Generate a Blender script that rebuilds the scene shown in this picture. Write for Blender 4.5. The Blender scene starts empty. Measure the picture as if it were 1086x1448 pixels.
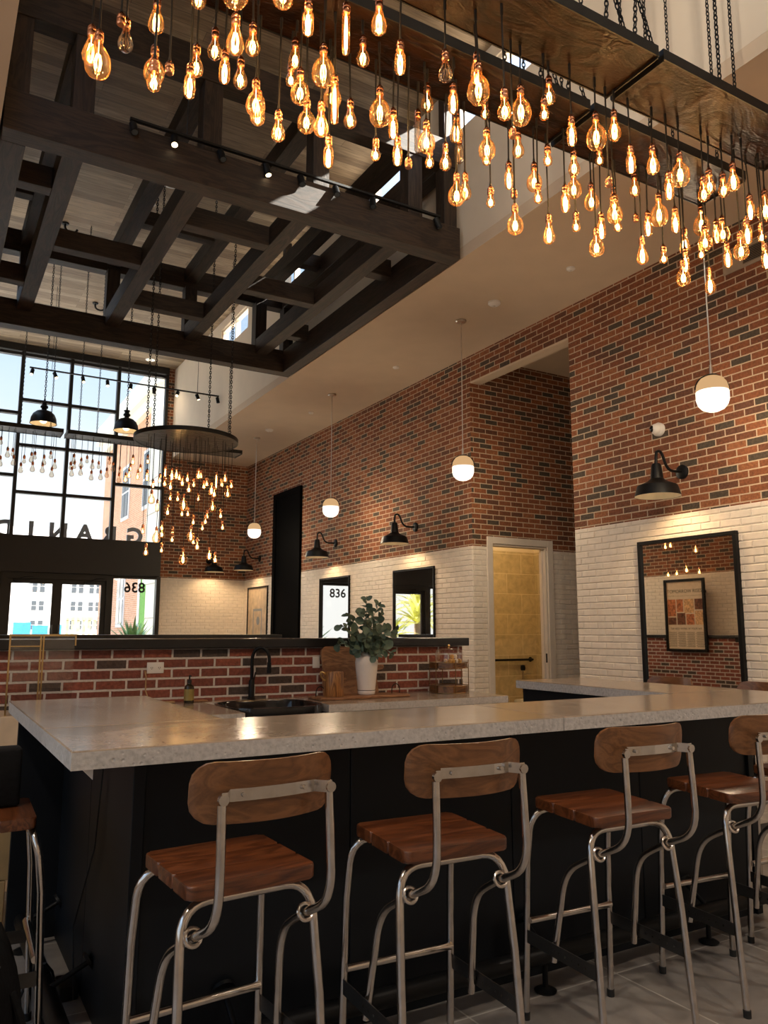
import bpy, bmesh, math, random
from mathutils import Vector, Matrix
random.seed(7)
SC = bpy.context.scene
COL = SC.collection
PI = math.pi

# ------------------------------------------------------------------ materials
def mat_new(name):
    m = bpy.data.materials.new(name); m.use_nodes = True
    nt = m.node_tree; nt.nodes.clear()
    return m, nt, nt.nodes, nt.links
def N(nt, t, **kw):
    n = nt.nodes.new(t)
    for k, v in kw.items():
        if k in n.inputs: n.inputs[k].default_value = v
        else: setattr(n, k, v)
    return n
def c4(c): return (c[0], c[1], c[2], 1.0)
def principled(nt, color=(.5,.5,.5), rough=.5, metal=0.0, **kw):
    p = nt.nodes.new('ShaderNodeBsdfPrincipled')
    p.inputs['Base Color'].default_value = c4(color)
    p.inputs['Roughness'].default_value = rough
    p.inputs['Metallic'].default_value = metal
    for k, v in kw.items(): p.inputs[k].default_value = v
    o = nt.nodes.new('ShaderNodeOutputMaterial')
    nt.links.new(p.outputs[0], o.inputs[0])
    return p
def ramp(nt, stops, interp='LINEAR'):
    r = nt.nodes.new('ShaderNodeValToRGB'); cr = r.color_ramp; cr.interpolation = interp
    while len(cr.elements) < len(stops): cr.elements.new(.5)
    for e, (p, c) in zip(cr.elements, stops): e.position = p; e.color = c4(c)
    return r
def plain(name, color, rough=.5, metal=0.0, var=.08, scale=12, bump=0.0, **kw):
    """a paint, metal or plastic with a faint procedural variation"""
    m, nt, ns, L = mat_new(name)
    p = principled(nt, color, rough, metal, **kw)
    tc = N(nt, 'ShaderNodeTexCoord'); no = N(nt, 'ShaderNodeTexNoise', Scale=scale, Detail=4.0)
    L.new(tc.outputs['Object'], no.inputs['Vector'])
    r = ramp(nt, [(.3, [c*(1-var) for c in color]), (.7, [min(1, c*(1+var)) for c in color])])
    L.new(no.outputs['Fac'], r.inputs[0]); L.new(r.outputs[0], p.inputs['Base Color'])
    if bump:
        b = N(nt, 'ShaderNodeBump', Strength=bump, Distance=.003)
        L.new(no.outputs['Fac'], b.inputs['Height']); L.new(b.outputs[0], p.inputs['Normal'])
    return m
def emit(name, color, strength):
    m, nt, ns, L = mat_new(name)
    e = N(nt, 'ShaderNodeEmission'); e.inputs[0].default_value = c4(color); e.inputs[1].default_value = strength
    o = N(nt, 'ShaderNodeOutputMaterial'); L.new(e.outputs[0], o.inputs[0]); return m
def wood(name, dark, light, axis=0, rough=.35, stretch=9.0, scale=5.0, bump=.15, coat=0.0, spec=.5):
    """wood grain running along local axis"""
    m, nt, ns, L = mat_new(name)
    p = principled(nt, light, rough); p.inputs['Specular IOR Level'].default_value = spec; p.inputs['Coat Weight'].default_value = coat; p.inputs['Coat Roughness'].default_value = .2
    tc = N(nt, 'ShaderNodeTexCoord'); mp = N(nt, 'ShaderNodeMapping')
    s = [stretch]*3; s[axis] = 1.0
    mp.inputs['Scale'].default_value = s
    oi = N(nt, 'ShaderNodeObjectInfo'); ad = N(nt, 'ShaderNodeVectorMath', operation='ADD')
    mu = N(nt, 'ShaderNodeMath', operation='MULTIPLY'); mu.inputs[1].default_value = 37.0
    L.new(oi.outputs['Random'], mu.inputs[0])
    L.new(tc.outputs['Object'], ad.inputs[0]); L.new(mu.outputs[0], ad.inputs[1])
    L.new(ad.outputs[0], mp.inputs['Vector'])
    n1 = N(nt, 'ShaderNodeTexNoise', Scale=scale*.35, Detail=3.0, Distortion=1.2)
    L.new(mp.outputs[0], n1.inputs['Vector'])
    m1 = N(nt, 'ShaderNodeMath', operation='MULTIPLY'); m1.inputs[1].default_value = 9.0
    L.new(n1.outputs['Fac'], m1.inputs[0])
    fr = N(nt, 'ShaderNodeMath', operation='PINGPONG'); fr.inputs[1].default_value = 1.0
    L.new(m1.outputs[0], fr.inputs[0])
    n2 = N(nt, 'ShaderNodeTexNoise', Scale=scale*7, Detail=5.0); L.new(mp.outputs[0], n2.inputs['Vector'])
    mx = N(nt, 'ShaderNodeMix', data_type='FLOAT'); mx.inputs[0].default_value = .45
    L.new(fr.outputs[0], mx.inputs[2]); L.new(n2.outputs['Fac'], mx.inputs[3])
    r = ramp(nt, [(.15, dark), (.85, light)])
    L.new(mx.outputs[0], r.inputs[0]); L.new(r.outputs[0], p.inputs['Base Color'])
    b = N(nt, 'ShaderNodeBump', Strength=bump, Distance=.004)
    L.new(mx.outputs[0], b.inputs['Height']); L.new(b.outputs[0], p.inputs['Normal'])
    return m
def wall_uv(nt):
    """world-scale wall coordinates: along the wall, up"""
    L = nt.links
    tc = N(nt, 'ShaderNodeTexCoord'); sx = N(nt, 'ShaderNodeSeparateXYZ'); L.new(tc.outputs['Object'], sx.inputs[0])
    ge = N(nt, 'ShaderNodeNewGeometry'); sn = N(nt, 'ShaderNodeSeparateXYZ'); L.new(ge.outputs['True Normal'], sn.inputs[0])
    ab = N(nt, 'ShaderNodeMath', operation='ABSOLUTE'); L.new(sn.outputs[0], ab.inputs[0])
    gt = N(nt, 'ShaderNodeMath', operation='GREATER_THAN'); gt.inputs[1].default_value = .5; L.new(ab.outputs[0], gt.inputs[0])
    mx = N(nt, 'ShaderNodeMix', data_type='FLOAT')
    L.new(gt.outputs[0], mx.inputs[0]); L.new(sx.outputs[0], mx.inputs[2]); L.new(sx.outputs[1], mx.inputs[3])
    cb = N(nt, 'ShaderNodeCombineXYZ'); L.new(mx.outputs[0], cb.inputs[0]); L.new(sx.outputs[2], cb.inputs[1])
    return cb, sx, tc
def brick(name, stops, mortar, msize=.0055, paint=None, paint_z=None, w=.203, h=.0677, rough=.85, zoff=0.0, bump=.6):
    m, nt, ns, L = mat_new(name)
    p = principled(nt, (.4,.2,.1), rough)
    cb, sx, tc = wall_uv(nt)
    if zoff:
        a = N(nt, 'ShaderNodeVectorMath', operation='ADD'); a.inputs[1].default_value = (0, zoff, 0)
        L.new(cb.outputs[0], a.inputs[0]); vec = a.outputs[0]
    else: vec = cb.outputs[0]
    # slightly ragged arrises
    nz = N(nt, 'ShaderNodeTexNoise', Scale=38.0, Detail=2.0); L.new(tc.outputs['Object'], nz.inputs['Vector'])
    sb = N(nt, 'ShaderNodeVectorMath', operation='SUBTRACT'); sb.inputs[1].default_value = (.5,.5,.5); L.new(nz.outputs['Color'], sb.inputs[0])
    sc = N(nt, 'ShaderNodeVectorMath', operation='SCALE'); sc.inputs['Scale'].default_value = .004; L.new(sb.outputs[0], sc.inputs[0])
    av = N(nt, 'ShaderNodeVectorMath', operation='ADD'); L.new(vec, av.inputs[0]); L.new(sc.outputs[0], av.inputs[1])
    bt = N(nt, 'ShaderNodeTexBrick', Scale=1.0); bt.offset = .5; bt.squash = 1.0
    bt.inputs['Color1'].default_value = (0,0,0,1); bt.inputs['Color2'].default_value = (1,1,1,1)
    bt.inputs['Mortar Size'].default_value = msize; bt.inputs['Mortar Smooth'].default_value = .25
    bt.inputs['Brick Width'].default_value = w; bt.inputs['Row Height'].default_value = h; bt.inputs['Bias'].default_value = 0.0
    bt.inputs['Mortar'].default_value = (.5,.5,.5,1)
    L.new(av.outputs[0], bt.inputs['Vector'])
    r = ramp(nt, stops, 'CONSTANT'); L.new(bt.outputs['Color'], r.inputs[0])
    n2 = N(nt, 'ShaderNodeTexNoise', Scale=45.0, Detail=6.0); L.new(tc.outputs['Object'], n2.inputs['Vector'])
    r2 = ramp(nt, [(.25, (.62,.62,.62)), (.75, (1.25,1.25,1.25))]); L.new(n2.outputs['Fac'], r2.inputs[0])
    mu = N(nt, 'ShaderNodeMix', data_type='RGBA', blend_type='MULTIPLY'); mu.inputs[0].default_value = 1.0
    L.new(r.outputs[0], mu.inputs[6]); L.new(r2.outputs[0], mu.inputs[7])
    mm = N(nt, 'ShaderNodeMix', data_type='RGBA'); L.new(bt.outputs['Fac'], mm.inputs[0])
    L.new(mu.outputs[2], mm.inputs[6]); mm.inputs[7].default_value = c4(mortar)
    out = mm.outputs[2]
    if paint:
        lt = N(nt, 'ShaderNodeMath', operation='LESS_THAN'); lt.inputs[1].default_value = paint_z; L.new(sx.outputs[2], lt.inputs[0])
        n3 = N(nt, 'ShaderNodeTexNoise', Scale=9.0, Detail=5.0); L.new(tc.outputs['Object'], n3.inputs['Vector'])
        r3 = ramp(nt, [(.3, [c*.88 for c in paint]), (.7, paint)]); L.new(n3.outputs['Fac'], r3.inputs[0])
        mp = N(nt, 'ShaderNodeMix', data_type='RGBA'); L.new(lt.outputs[0], mp.inputs[0]); L.new(out, mp.inputs[6]); L.new(r3.outputs[0], mp.inputs[7])
        out = mp.outputs[2]
    L.new(out, p.inputs['Base Color'])
    iv = N(nt, 'ShaderNodeMath', operation='MULTIPLY_ADD'); iv.inputs[1].default_value = -1.0; L.new(bt.outputs['Fac'], iv.inputs[0])
    n4 = N(nt, 'ShaderNodeMath', operation='MULTIPLY'); n4.inputs[1].default_value = .8; L.new(n2.outputs['Fac'], n4.inputs[0]); L.new(n4.outputs[0], iv.inputs[2])
    b = N(nt, 'ShaderNodeBump', Strength=bump, Distance=.014); L.new(iv.outputs[0], b.inputs['Height']); L.new(b.outputs[0], p.inputs['Normal'])
    return m
def planks(name, stops, mortar, axis_rot, w, h, rough=.6, msize=.002, plane='xy', bump=.2, mortar_mix=1.0, offset=.37, grain=True, shift=(0,0,0)):
    m, nt, ns, L = mat_new(name)
    p = principled(nt, (.5,.4,.3), rough)
    tc = N(nt, 'ShaderNodeTexCoord')
    if plane == 'xy':
        mp = N(nt, 'ShaderNodeMapping'); mp.inputs['Rotation'].default_value = (0,0,axis_rot); mp.inputs['Location'].default_value = shift
        L.new(tc.outputs['Object'], mp.inputs['Vector']); vec = mp.outputs[0]
    else:
        cb, sx, tc = wall_uv(nt); vec = cb.outputs[0]
    bt = N(nt, 'ShaderNodeTexBrick', Scale=1.0); bt.offset = offset; bt.offset_frequency = 2
    bt.inputs['Color1'].default_value = (0,0,0,1); bt.inputs['Color2'].default_value = (1,1,1,1)
    bt.inputs['Mortar Size'].default_value = msize; bt.inputs['Mortar Smooth'].default_value = .1
    bt.inputs['Brick Width'].default_value = w; bt.inputs['Row Height'].default_value = h
    L.new(vec, bt.inputs['Vector'])
    r = ramp(nt, stops); L.new(bt.outputs['Color'], r.inputs[0])
    m2 = N(nt, 'ShaderNodeMapping'); m2.inputs['Scale'].default_value = (1.2, 14, 14) if grain else (3,3,3)
    L.new(vec, m2.inputs['Vector'])
    n2 = N(nt, 'ShaderNodeTexNoise', Scale=3.0, Detail=7.0, Distortion=.6); L.new(m2.outputs[0], n2.inputs['Vector'])
    lo = .6 if grain else .82
    r2 = ramp(nt, [(.3, (lo,lo,lo)), (.7, (1.15,1.15,1.15))]); L.new(n2.outputs['Fac'], r2.inputs[0])
    mu = N(nt, 'ShaderNodeMix', data_type='RGBA', blend_type='MULTIPLY'); mu.inputs[0].default_value = 1.0
    L.new(r.outputs[0], mu.inputs[6]); L.new(r2.outputs[0], mu.inputs[7])
    mm = N(nt, 'ShaderNodeMix', data_type='RGBA'); L.new(bt.outputs['Fac'], mm.inputs[0]); L.new(mu.outputs[2], mm.inputs[6]); mm.inputs[7].default_value = c4(mortar)
    L.new(mm.outputs[2], p.inputs['Base Color'])
    b = N(nt, 'ShaderNodeBump', Strength=bump, Distance=.003); b.invert = True
    L.new(bt.outputs['Fac'], b.inputs['Height']); L.new(b.outputs[0], p.inputs['Normal'])
    return m
def concrete(name, base, rough, pits=False):
    m, nt, ns, L = mat_new(name)
    p = principled(nt, base, rough)
    tc = N(nt, 'ShaderNodeTexCoord')
    n1 = N(nt, 'ShaderNodeTexNoise', Scale=3.2, Detail=7.0, Roughness=.62, Distortion=.8); L.new(tc.outputs['Object'], n1.inputs['Vector'])
    n2 = N(nt, 'ShaderNodeTexNoise', Scale=70.0, Detail=3.0); L.new(tc.outputs['Object'], n2.inputs['Vector'])
    mx = N(nt, 'ShaderNodeMix', data_type='FLOAT'); mx.inputs[0].default_value = .35 if not pits else .6
    L.new(n1.outputs['Fac'], mx.inputs[2]); L.new(n2.outputs['Fac'], mx.inputs[3])
    r = ramp(nt, [(.3, [c*.66 for c in base]), (.5, base), (.72, [min(1,c*1.22) for c in base])]); L.new(mx.outputs[0], r.inputs[0])
    L.new(r.outputs[0], p.inputs['Base Color'])
    rr = N(nt, 'ShaderNodeMapRange'); rr.inputs['To Min'].default_value = rough*.75; rr.inputs['To Max'].default_value = rough*1.35
    L.new(n1.outputs['Fac'], rr.inputs['Value']); L.new(rr.outputs[0], p.inputs['Roughness'])
    if pits:
        v = N(nt, 'ShaderNodeTexVoronoi', Scale=38.0); L.new(tc.outputs['Object'], v.inputs['Vector'])
        lt = ramp(nt, [(.08, (0,0,0)), (.22, (1,1,1))]); L.new(v.outputs['Distance'], lt.inputs[0])
        ad = N(nt, 'ShaderNodeMath', operation='ADD'); L.new(lt.outputs[0], ad.inputs[0]); L.new(n2.outputs['Fac'], ad.inputs[1])
        b = N(nt, 'ShaderNodeBump', Strength=.5, Distance=.004); L.new(ad.outputs[0], b.inputs['Height']); L.new(b.outputs[0], p.inputs['Normal'])
    return m
def thin_glass(name, tint, refl=.12, body=0.0, body_col=(1,.6,.25), rough=.02, edge=None):
    m, nt, ns, L = mat_new(name)
    t = N(nt, 'ShaderNodeBsdfTransparent'); t.inputs[0].default_value = c4(tint)
    g = N(nt, 'ShaderNodeBsdfGlossy'); g.inputs['Roughness'].default_value = rough; g.inputs['Color'].default_value = (1,1,1,1)
    lw = N(nt, 'ShaderNodeLayerWeight', Blend=.35)
    if edge:
        er = ramp(nt, [(.15, tint), (.85, edge)]); L.new(lw.outputs['Facing'], er.inputs[0]); L.new(er.outputs[0], t.inputs[0])
    pw = N(nt, 'ShaderNodeMath', operation='MULTIPLY_ADD'); pw.inputs[1].default_value = refl*3.0; pw.inputs[2].default_value = refl*.25; L.new(lw.outputs['Fresnel'], pw.inputs[0])
    cl = N(nt, 'ShaderNodeMath', operation='MINIMUM'); cl.inputs[1].default_value = .85; L.new(pw.outputs[0], cl.inputs[0])
    mx = N(nt, 'ShaderNodeMixShader'); L.new(cl.outputs[0], mx.inputs[0]); L.new(t.outputs[0], mx.inputs[1]); L.new(g.outputs[0], mx.inputs[2])
    out = mx.outputs[0]
    if body:
        tr = N(nt, 'ShaderNodeBsdfTranslucent'); tr.inputs[0].default_value = c4(body_col)
        m2 = N(nt, 'ShaderNodeMixShader'); 
        fm = N(nt, 'ShaderNodeMath', operation='MULTIPLY_ADD'); fm.inputs[1].default_value = body*2.2; fm.inputs[2].default_value = body*.45; L.new(lw.outputs['Facing'], fm.inputs[0])
        L.new(fm.outputs[0], m2.inputs[0])
        L.new(out, m2.inputs[1]); L.new(tr.outputs[0], m2.inputs[2]); out = m2.outputs[0]
    o = N(nt, 'ShaderNodeOutputMaterial'); L.new(out, o.inputs[0]); return m

M = {}
SP = {'Specular IOR Level': .22}
BR = [(0,(.085,.062,.044)),(.15,(.26,.088,.036)),(.34,(.19,.066,.030)),(.50,(.31,.105,.042)),(.66,(.23,.074,.032)),(.78,(.15,.060,.034)),(.87,(.34,.125,.052))]
M['brick'] = brick('brick_red_brown', BR, (.62,.48,.34), .0066, paint=(.84,.77,.68), paint_z=2.485, bump=1.0)
BR2 = [(0,(.085,.062,.052)),(.18,(.27,.082,.055)),(.40,(.22,.070,.050)),(.60,(.31,.095,.060)),(.80,(.24,.075,.052))]
M['brick_half'] = brick('brick_half_wall', BR2, (.66,.61,.57), .0085, zoff=.012, bump=.8)
M['brick_out'] = brick('brick_outdoor', [(0,(.66,.30,.15)),(.4,(.76,.37,.20)),(.7,(.71,.33,.17))], (.80,.62,.48), .006)
M['plank'] = planks('ceiling_planks', [(0,(.24,.17,.105)),(.5,(.39,.29,.185)),(1,(.52,.40,.265))], (.10,.075,.05), 0, 1.9, .135, .55)
M['tile'] = planks('floor_tile', [(0,(.235,.210,.190)),(1,(.285,.258,.235))], (.50,.47,.43), 0, .75, .75, .42, .004, offset=0.0, grain=False, shift=(-.34,-.29,0))
M['resttile'] = planks('restroom_tile', [(0,(.46,.37,.22)),(1,(.56,.46,.29))], (.70,.60,.42), 0, .62, .335, .4, .005, plane='wall', offset=.5, grain=False)
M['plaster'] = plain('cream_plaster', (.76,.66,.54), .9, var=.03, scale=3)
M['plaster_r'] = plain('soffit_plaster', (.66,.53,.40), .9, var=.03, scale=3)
M['trim_w'] = plain('cream_trim_paint', (.78,.70,.60), .5, var=.03)
M['darkwood'] = wood('dark_stained_timber', (.007,.0045,.003), (.046,.027,.017), 0, .55, 8, 4.5, .25)
M['traywood'] = wood('varnished_plywood', (.004,.0016,.0006), (.024,.009,.003), 0, .30, 2.2, 6.5, 1.0, coat=.0, spec=.13)
M['seatwood'] = wood('varnished_red_brown_wood', (.055,.015,.005), (.19,.060,.020), 0, .30, 7, 6, .08, coat=.35)
M['backwood'] = wood('bent_brown_plywood', (.125,.050,.017), (.25,.105,.038), 0, .38, 7, 7, .06, coat=.2)
M['boardwood'] = wood('acacia_board', (.17,.075,.034), (.42,.21,.10), 0, .45, 6, 6, .05)
M['mugwood'] = wood('striped_acacia', (.09,.032,.010), (.46,.21,.065), 2, .4, 8, 9, .05)
M['steel'] = plain('brushed_steel', (.62,.58,.54), .18, 1.0, var=.10, scale=30)
M['steel_dark'] = plain('dark_steel_strip', (.11,.105,.10), .42, .85, var=.1)
M['iron'] = plain('black_iron', (.010,.0095,.009), .45, .4, var=.15)
M['blackpaint'] = plain('satin_black_paint', (.006,.0063,.007), .42, 0, var=.15, scale=5, **SP)
M['matteblack'] = plain('matte_black_door', (.002,.002,.0022), .9, 0, var=.1, **{'Specular IOR Level': .06})
M['barpanel'] = plain('black_bar_panel', (.0075,.0095,.0125), .45, 0, var=.2, scale=2.5, **SP)
M['bronze'] = plain('dark_bronze_aluminium', (.012,.011,.010), .5, .2, var=.1)
M['ledge'] = plain('charcoal_ledge_wood', (.014,.0145,.016), .30, 0, var=.2, scale=14)
M['rubber'] = plain('black_rubber', (.012,.012,.012), .7)
M['fabric'] = plain('black_nylon_fabric', (.007,.007,.008), .9, 0, var=.3, scale=60, bump=.4, **SP)
M['ctop'] = concrete('polished_concrete', (.33,.268,.21), .16)
M['cedge'] = concrete('rough_concrete_edge', (.56,.53,.50), .55, pits=True)
M['copper'] = plain('copper_socket', (.80,.36,.20), .26, 1.0, var=.1)
M['brass'] = plain('brushed_brass', (.72,.52,.24), .3, 1.0, var=.1)
M['stand_wire'] = plain('aged_bronze_wire', (.30,.19,.09), .35, 1.0)
M['standwood'] = wood('dark_amber_wood', (.06,.022,.006), (.26,.11,.03), 0, .3, 6, 6, .05, coat=.3)
M['nickel'] = plain('satin_nickel', (.70,.64,.55), .3, 1.0)
M['white'] = plain('white_plastic', (.82,.80,.77), .4, 0, var=.02)
M['ceramic'] = plain('white_ceramic', (.84,.79,.74), .22, 0, var=.02)
M['sinkblack'] = plain('black_gloss_sink', (.010,.010,.011), .12, 0)
M['mirror'] = plain('mirror_silver', (.86,.84,.80), .015, 1.0, var=0.0)
M['leaf'] = plain('eucalyptus_leaf', (.115,.175,.125), .5, 0, var=.35, scale=14)
M['stem'] = plain('eucalyptus_stem', (.14,.09,.05), .7)
M['agave'] = plain('agave_green', (.16,.30,.10), .5, 0, var=.35, scale=8)
M['palm'] = plain('palm_yellow_green', (.36,.36,.07), .6, 0, var=.4, scale=5)
M['winglass'] = thin_glass('window_glass', (.97,.98,.98), .05)
M['clearglass'] = thin_glass('clear_glass', (.95,.95,.94), .16)
M['amber'] = thin_glass('amber_bulb_glass', (1.0,.90,.72), .12, .022, (1.0,.50,.16), edge=(.92,.52,.20))
M['amber_off'] = thin_glass('unlit_bulb_glass', (.93,.88,.80), .16, edge=(.6,.42,.28))
M['filament'] = emit('glowing_filament', (1.0,.56,.19), 16.0)
M['fil_off'] = plain('unlit_filament', (.50,.30,.12), .4, .6)
M['opal'] = emit('lit_opal_glass', (1.0,.90,.74), 1.35)
M['opal_top'] = emit('lit_pierced_collar', (1.0,.60,.28), .42)
M['lampglow'] = emit('lit_lamp', (1.0,.74,.42), 5.0)
M['lampsoft'] = emit('lit_downlight', (1.0,.86,.62), 1.6)
M['shadein'] = plain('cream_enamel_inside', (.78,.70,.56), .5)
M['outwhite'] = plain('white_stucco', (.74,.72,.70), .9, var=.03)
M['outcream'] = plain('cream_stucco', (.80,.74,.62), .9, var=.03)
M['outglass'] = plain('dark_window_pane', (.06,.075,.09), .15, 0)
M['outblue'] = plain('blue_site_panel', (.02,.17,.38), .6)
M['outgreen'] = plain('green_banner_cloth', (.05,.15,.03), .7)
M['trellis'] = plain('beige_hoarding', (.30,.28,.17), .8, var=.4, scale=4)
M['pave'] = plain('pale_paving', (.56,.52,.46), .9)
M['card'] = plain('brown_cardboard', (.42,.28,.13), .85)
M['beige'] = plain('beige_laminate', (.62,.50,.36), .6)
M['ink'] = plain('black_ink', (.02,.02,.02), .8)
M['paper'] = plain('newsprint_paper', (.74,.60,.45), .9, var=.06)
M['photo_dark'] = plain('dark_food_print', (.16,.06,.03), .8, var=.6, scale=25)
M['photo_red'] = plain('red_brown_food_print', (.50,.17,.07), .8, var=.6, scale=30)
M['photo_tan'] = plain('tan_food_print', (.70,.40,.20), .8, var=.5, scale=30)
M['artpaper'] = plain('sepia_art_paper', (.62,.50,.36), .9, var=.2, scale=6)
M['pastry_o'] = plain('golden_pastry', (.85,.42,.08), .6, var=.3, scale=60)
M['pastry_w'] = plain('iced_pastry', (.90,.80,.66), .6, var=.1, scale=60)
M['soap'] = plain('amber_black_bottle', (.030,.022,.010), .12)
M['soaplabel'] = plain('gold_bottle_label', (.36,.28,.09), .45, .3)
M['cordtan'] = plain('tan_electric_cord', (.42,.27,.13), .6)
M['vent'] = plain('taupe_vent_grille', (.42,.34,.26), .5, .2)
M['signgrey'] = plain('grey_sign_metal', (.30,.33,.38), .5, .3)

# ------------------------------------------------------------------ mesh builder
class MB:
    def __init__(s): s.bm = bmesh.new(); s.mi = 0
    def _tag(s, faces):
        for f in faces: f.material_index = s.mi
    def box(s, lo, hi, bev=0.0, seg=2):
        lo = Vector(lo); hi = Vector(hi)
        r = bmesh.ops.create_cube(s.bm, size=1.0, matrix=Matrix.Translation((lo+hi)/2) @ Matrix.Diagonal((*(hi-lo), 1)))
        vs = set(r['verts']); fs = {f for v in vs for f in v.link_faces}; s._tag(fs)
        if bev:
            es = list({e for v in vs for e in v.link_edges})
            q = bmesh.ops.bevel(s.bm, geom=es, offset=bev, segments=seg, affect='EDGES', profile=.5)
            s._tag(q['faces'])
        return s
    def tube(s, pts, r, seg=10, caps=True, radii=None):
        pts = [Vector(p) for p in pts]; n = len(pts); rings = []
        t0 = (pts[1]-pts[0]).normalized()
        ref = Vector((0,0,1)) if abs(t0.z) < .9 else Vector((1,0,0))
        u = t0.cross(ref).normalized()
        for i, p in enumerate(pts):
            if i == 0: t = t0
            elif i == n-1: t = (pts[-1]-pts[-2]).normalized()
            else: t = ((pts[i+1]-p).normalized()+(p-pts[i-1]).normalized()).normalized()
            u = (u - t*u.dot(t)).normalized(); w = t.cross(u)
            rr = radii[i] if radii else r
            rings.append([s.bm.verts.new(p+(u*math.cos(2*PI*k/seg)+w*math.sin(2*PI*k/seg))*rr) for k in range(seg)])
        fs = []
        for a, b in zip(rings, rings[1:]):
            for k in range(seg): fs.append(s.bm.faces.new((a[k], a[(k+1)%seg], b[(k+1)%seg], b[k])))
        if caps: fs.append(s.bm.faces.new(rings[0][::-1])); fs.append(s.bm.faces.new(rings[-1]))
        s._tag(fs); return s
    def lathe(s, prof, c=(0,0,0), seg=24, axis='z'):
        c = Vector(c); rings = []; fs = []
        def P(r, z, a):
            x, y = r*math.cos(a), r*math.sin(a)
            v = {'z': (x,y,z), 'x': (z,x,y), 'y': (y,z,x)}[axis]
            return c+Vector(v)
        for r, z in prof:
            if r < 1e-6: rings.append([s.bm.verts.new(P(0,z,0))])
            else: rings.append([s.bm.verts.new(P(r,z,2*PI*k/seg)) for k in range(seg)])
        for a, b in zip(rings, rings[1:]):
            for k in range(seg):
                k2 = (k+1)%seg
                if len(a) == 1 and len(b) == 1: continue
                if len(a) == 1: fs.append(s.bm.faces.new((a[0], b[k2], b[k])))
                elif len(b) == 1: fs.append(s.bm.faces.new((a[k], a[k2], b[0])))
                else: fs.append(s.bm.faces.new((a[k], a[k2], b[k2], b[k])))
        s._tag(fs); return s
    def torus(s, c, R, r, mtx=None, seg=16, seg2=8, sx=1.0, sy=1.0):
        vs = []; c = Vector(c); mtx = mtx or Matrix.Identity(3)
        for i in range(seg):
            a = 2*PI*i/seg; row = []
            for j in range(seg2):
                b = 2*PI*j/seg2
                row.append(s.bm.verts.new(c+mtx @ Vector(((R*sx+r*math.cos(b))*math.cos(a), (R*sy+r*math.cos(b))*math.sin(a), r*math.sin(b)))))
            vs.append(row)
        fs = []
        for i in range(seg):
            for j in range(seg2):
                fs.append(s.bm.faces.new((vs[i][j], vs[(i+1)%seg][j], vs[(i+1)%seg][(j+1)%seg2], vs[i][(j+1)%seg2])))
        s._tag(fs); return s
    def prism(s, poly, lo, hi, axis='z'):
        """extrude a 2-D polygon along an axis"""
        def P(a, b, h): return {'z': (a,b,h), 'y': (a,h,b), 'x': (h,a,b)}[axis]
        A = [s.bm.verts.new(P(a,b,lo)) for a, b in poly]; B = [s.bm.verts.new(P(a,b,hi)) for a, b in poly]
        fs = [s.bm.faces.new(A[::-1]), s.bm.faces.new(B)]; n = len(poly)
        for k in range(n): fs.append(s.bm.faces.new((A[k], A[(k+1)%n], B[(k+1)%n], B[k])))
        s._tag(fs); return s
    def sphere(s, c, r, u=14, v=10, scale=(1,1,1)):
        q = bmesh.ops.create_uvsphere(s.bm, u_segments=u, v_segments=v, radius=r, matrix=Matrix.Translation(c) @ Matrix.Diagonal((*scale,1)))
        s._tag({f for w in q['verts'] for f in w.link_faces}); return s
    def mesh(s, name, mats, smooth=True, angle=40):
        bmesh.ops.recalc_face_normals(s.bm, faces=s.bm.faces)
        me = bpy.data.meshes.new(name); s.bm.to_mesh(me); s.bm.free()
        for m in (mats if isinstance(mats, (list, tuple)) else [mats]): me.materials.append(m)
        if smooth:
            me.polygons.foreach_set('use_smooth', [True]*len(me.polygons))
            me.set_sharp_from_angle(angle=math.radians(angle))
        return me
    def build(s, name, mats, parent=None, loc=(0,0,0), rot=(0,0,0), **kw):
        return place(name, s.mesh(name, mats, **kw), parent, loc, rot)
def place(name, me, parent=None, loc=(0,0,0), rot=(0,0,0)):
    o = bpy.data.objects.new(name, me); COL.objects.link(o)
    o.location = loc; o.rotation_euler = rot
    if parent: o.parent = parent
    return o
def tag(o, label, cat, group=None):
    o['label'] = label; o['category'] = cat
    if group: o['group'] = group
    return o
def thing(name, label, cat, loc=(0,0,0), rz=0.0, group=None):
    o = bpy.data.objects.new(name, None); COL.objects.link(o)
    o.location = loc; o.rotation_euler = (0,0,rz); o.empty_display_size = .05
    return tag(o, label, cat, group)
def structure(o): o['kind'] = 'structure'; return o
KIDS = {}
def copy_tree(o, parent=None):
    c = o.copy(); COL.objects.link(c)
    if parent: c.parent = parent
    for ch in list(o.children): copy_tree(ch, c)
    return c
def text_mesh(txt, size, depth, mat, mirror=False, bold=0.0):
    cu = bpy.data.curves.new('text', 'FONT'); cu.body = txt; cu.size = size; cu.extrude = depth; cu.offset = bold; cu.align_x = 'CENTER'; cu.resolution_u = 3
    o = bpy.data.objects.new('text', cu); COL.objects.link(o)
    dg = bpy.context.evaluated_depsgraph_get()
    me = bpy.data.meshes.new_from_object(o.evaluated_get(dg))
    bpy.data.objects.remove(o); bpy.data.curves.remove(cu)
    me.materials.clear(); me.materials.append(mat)
    if mirror: me.transform(Matrix.Diagonal((-1,1,1,1))); me.flip_normals()
    return me
def arc(p0, p1, p2, n=6):
    p0, p1, p2 = map(Vector, (p0, p1, p2))
    return [(1-t)**2*p0+2*t*(1-t)*p1+t*t*p2 for t in [i/n for i in range(n+1)]]
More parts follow.
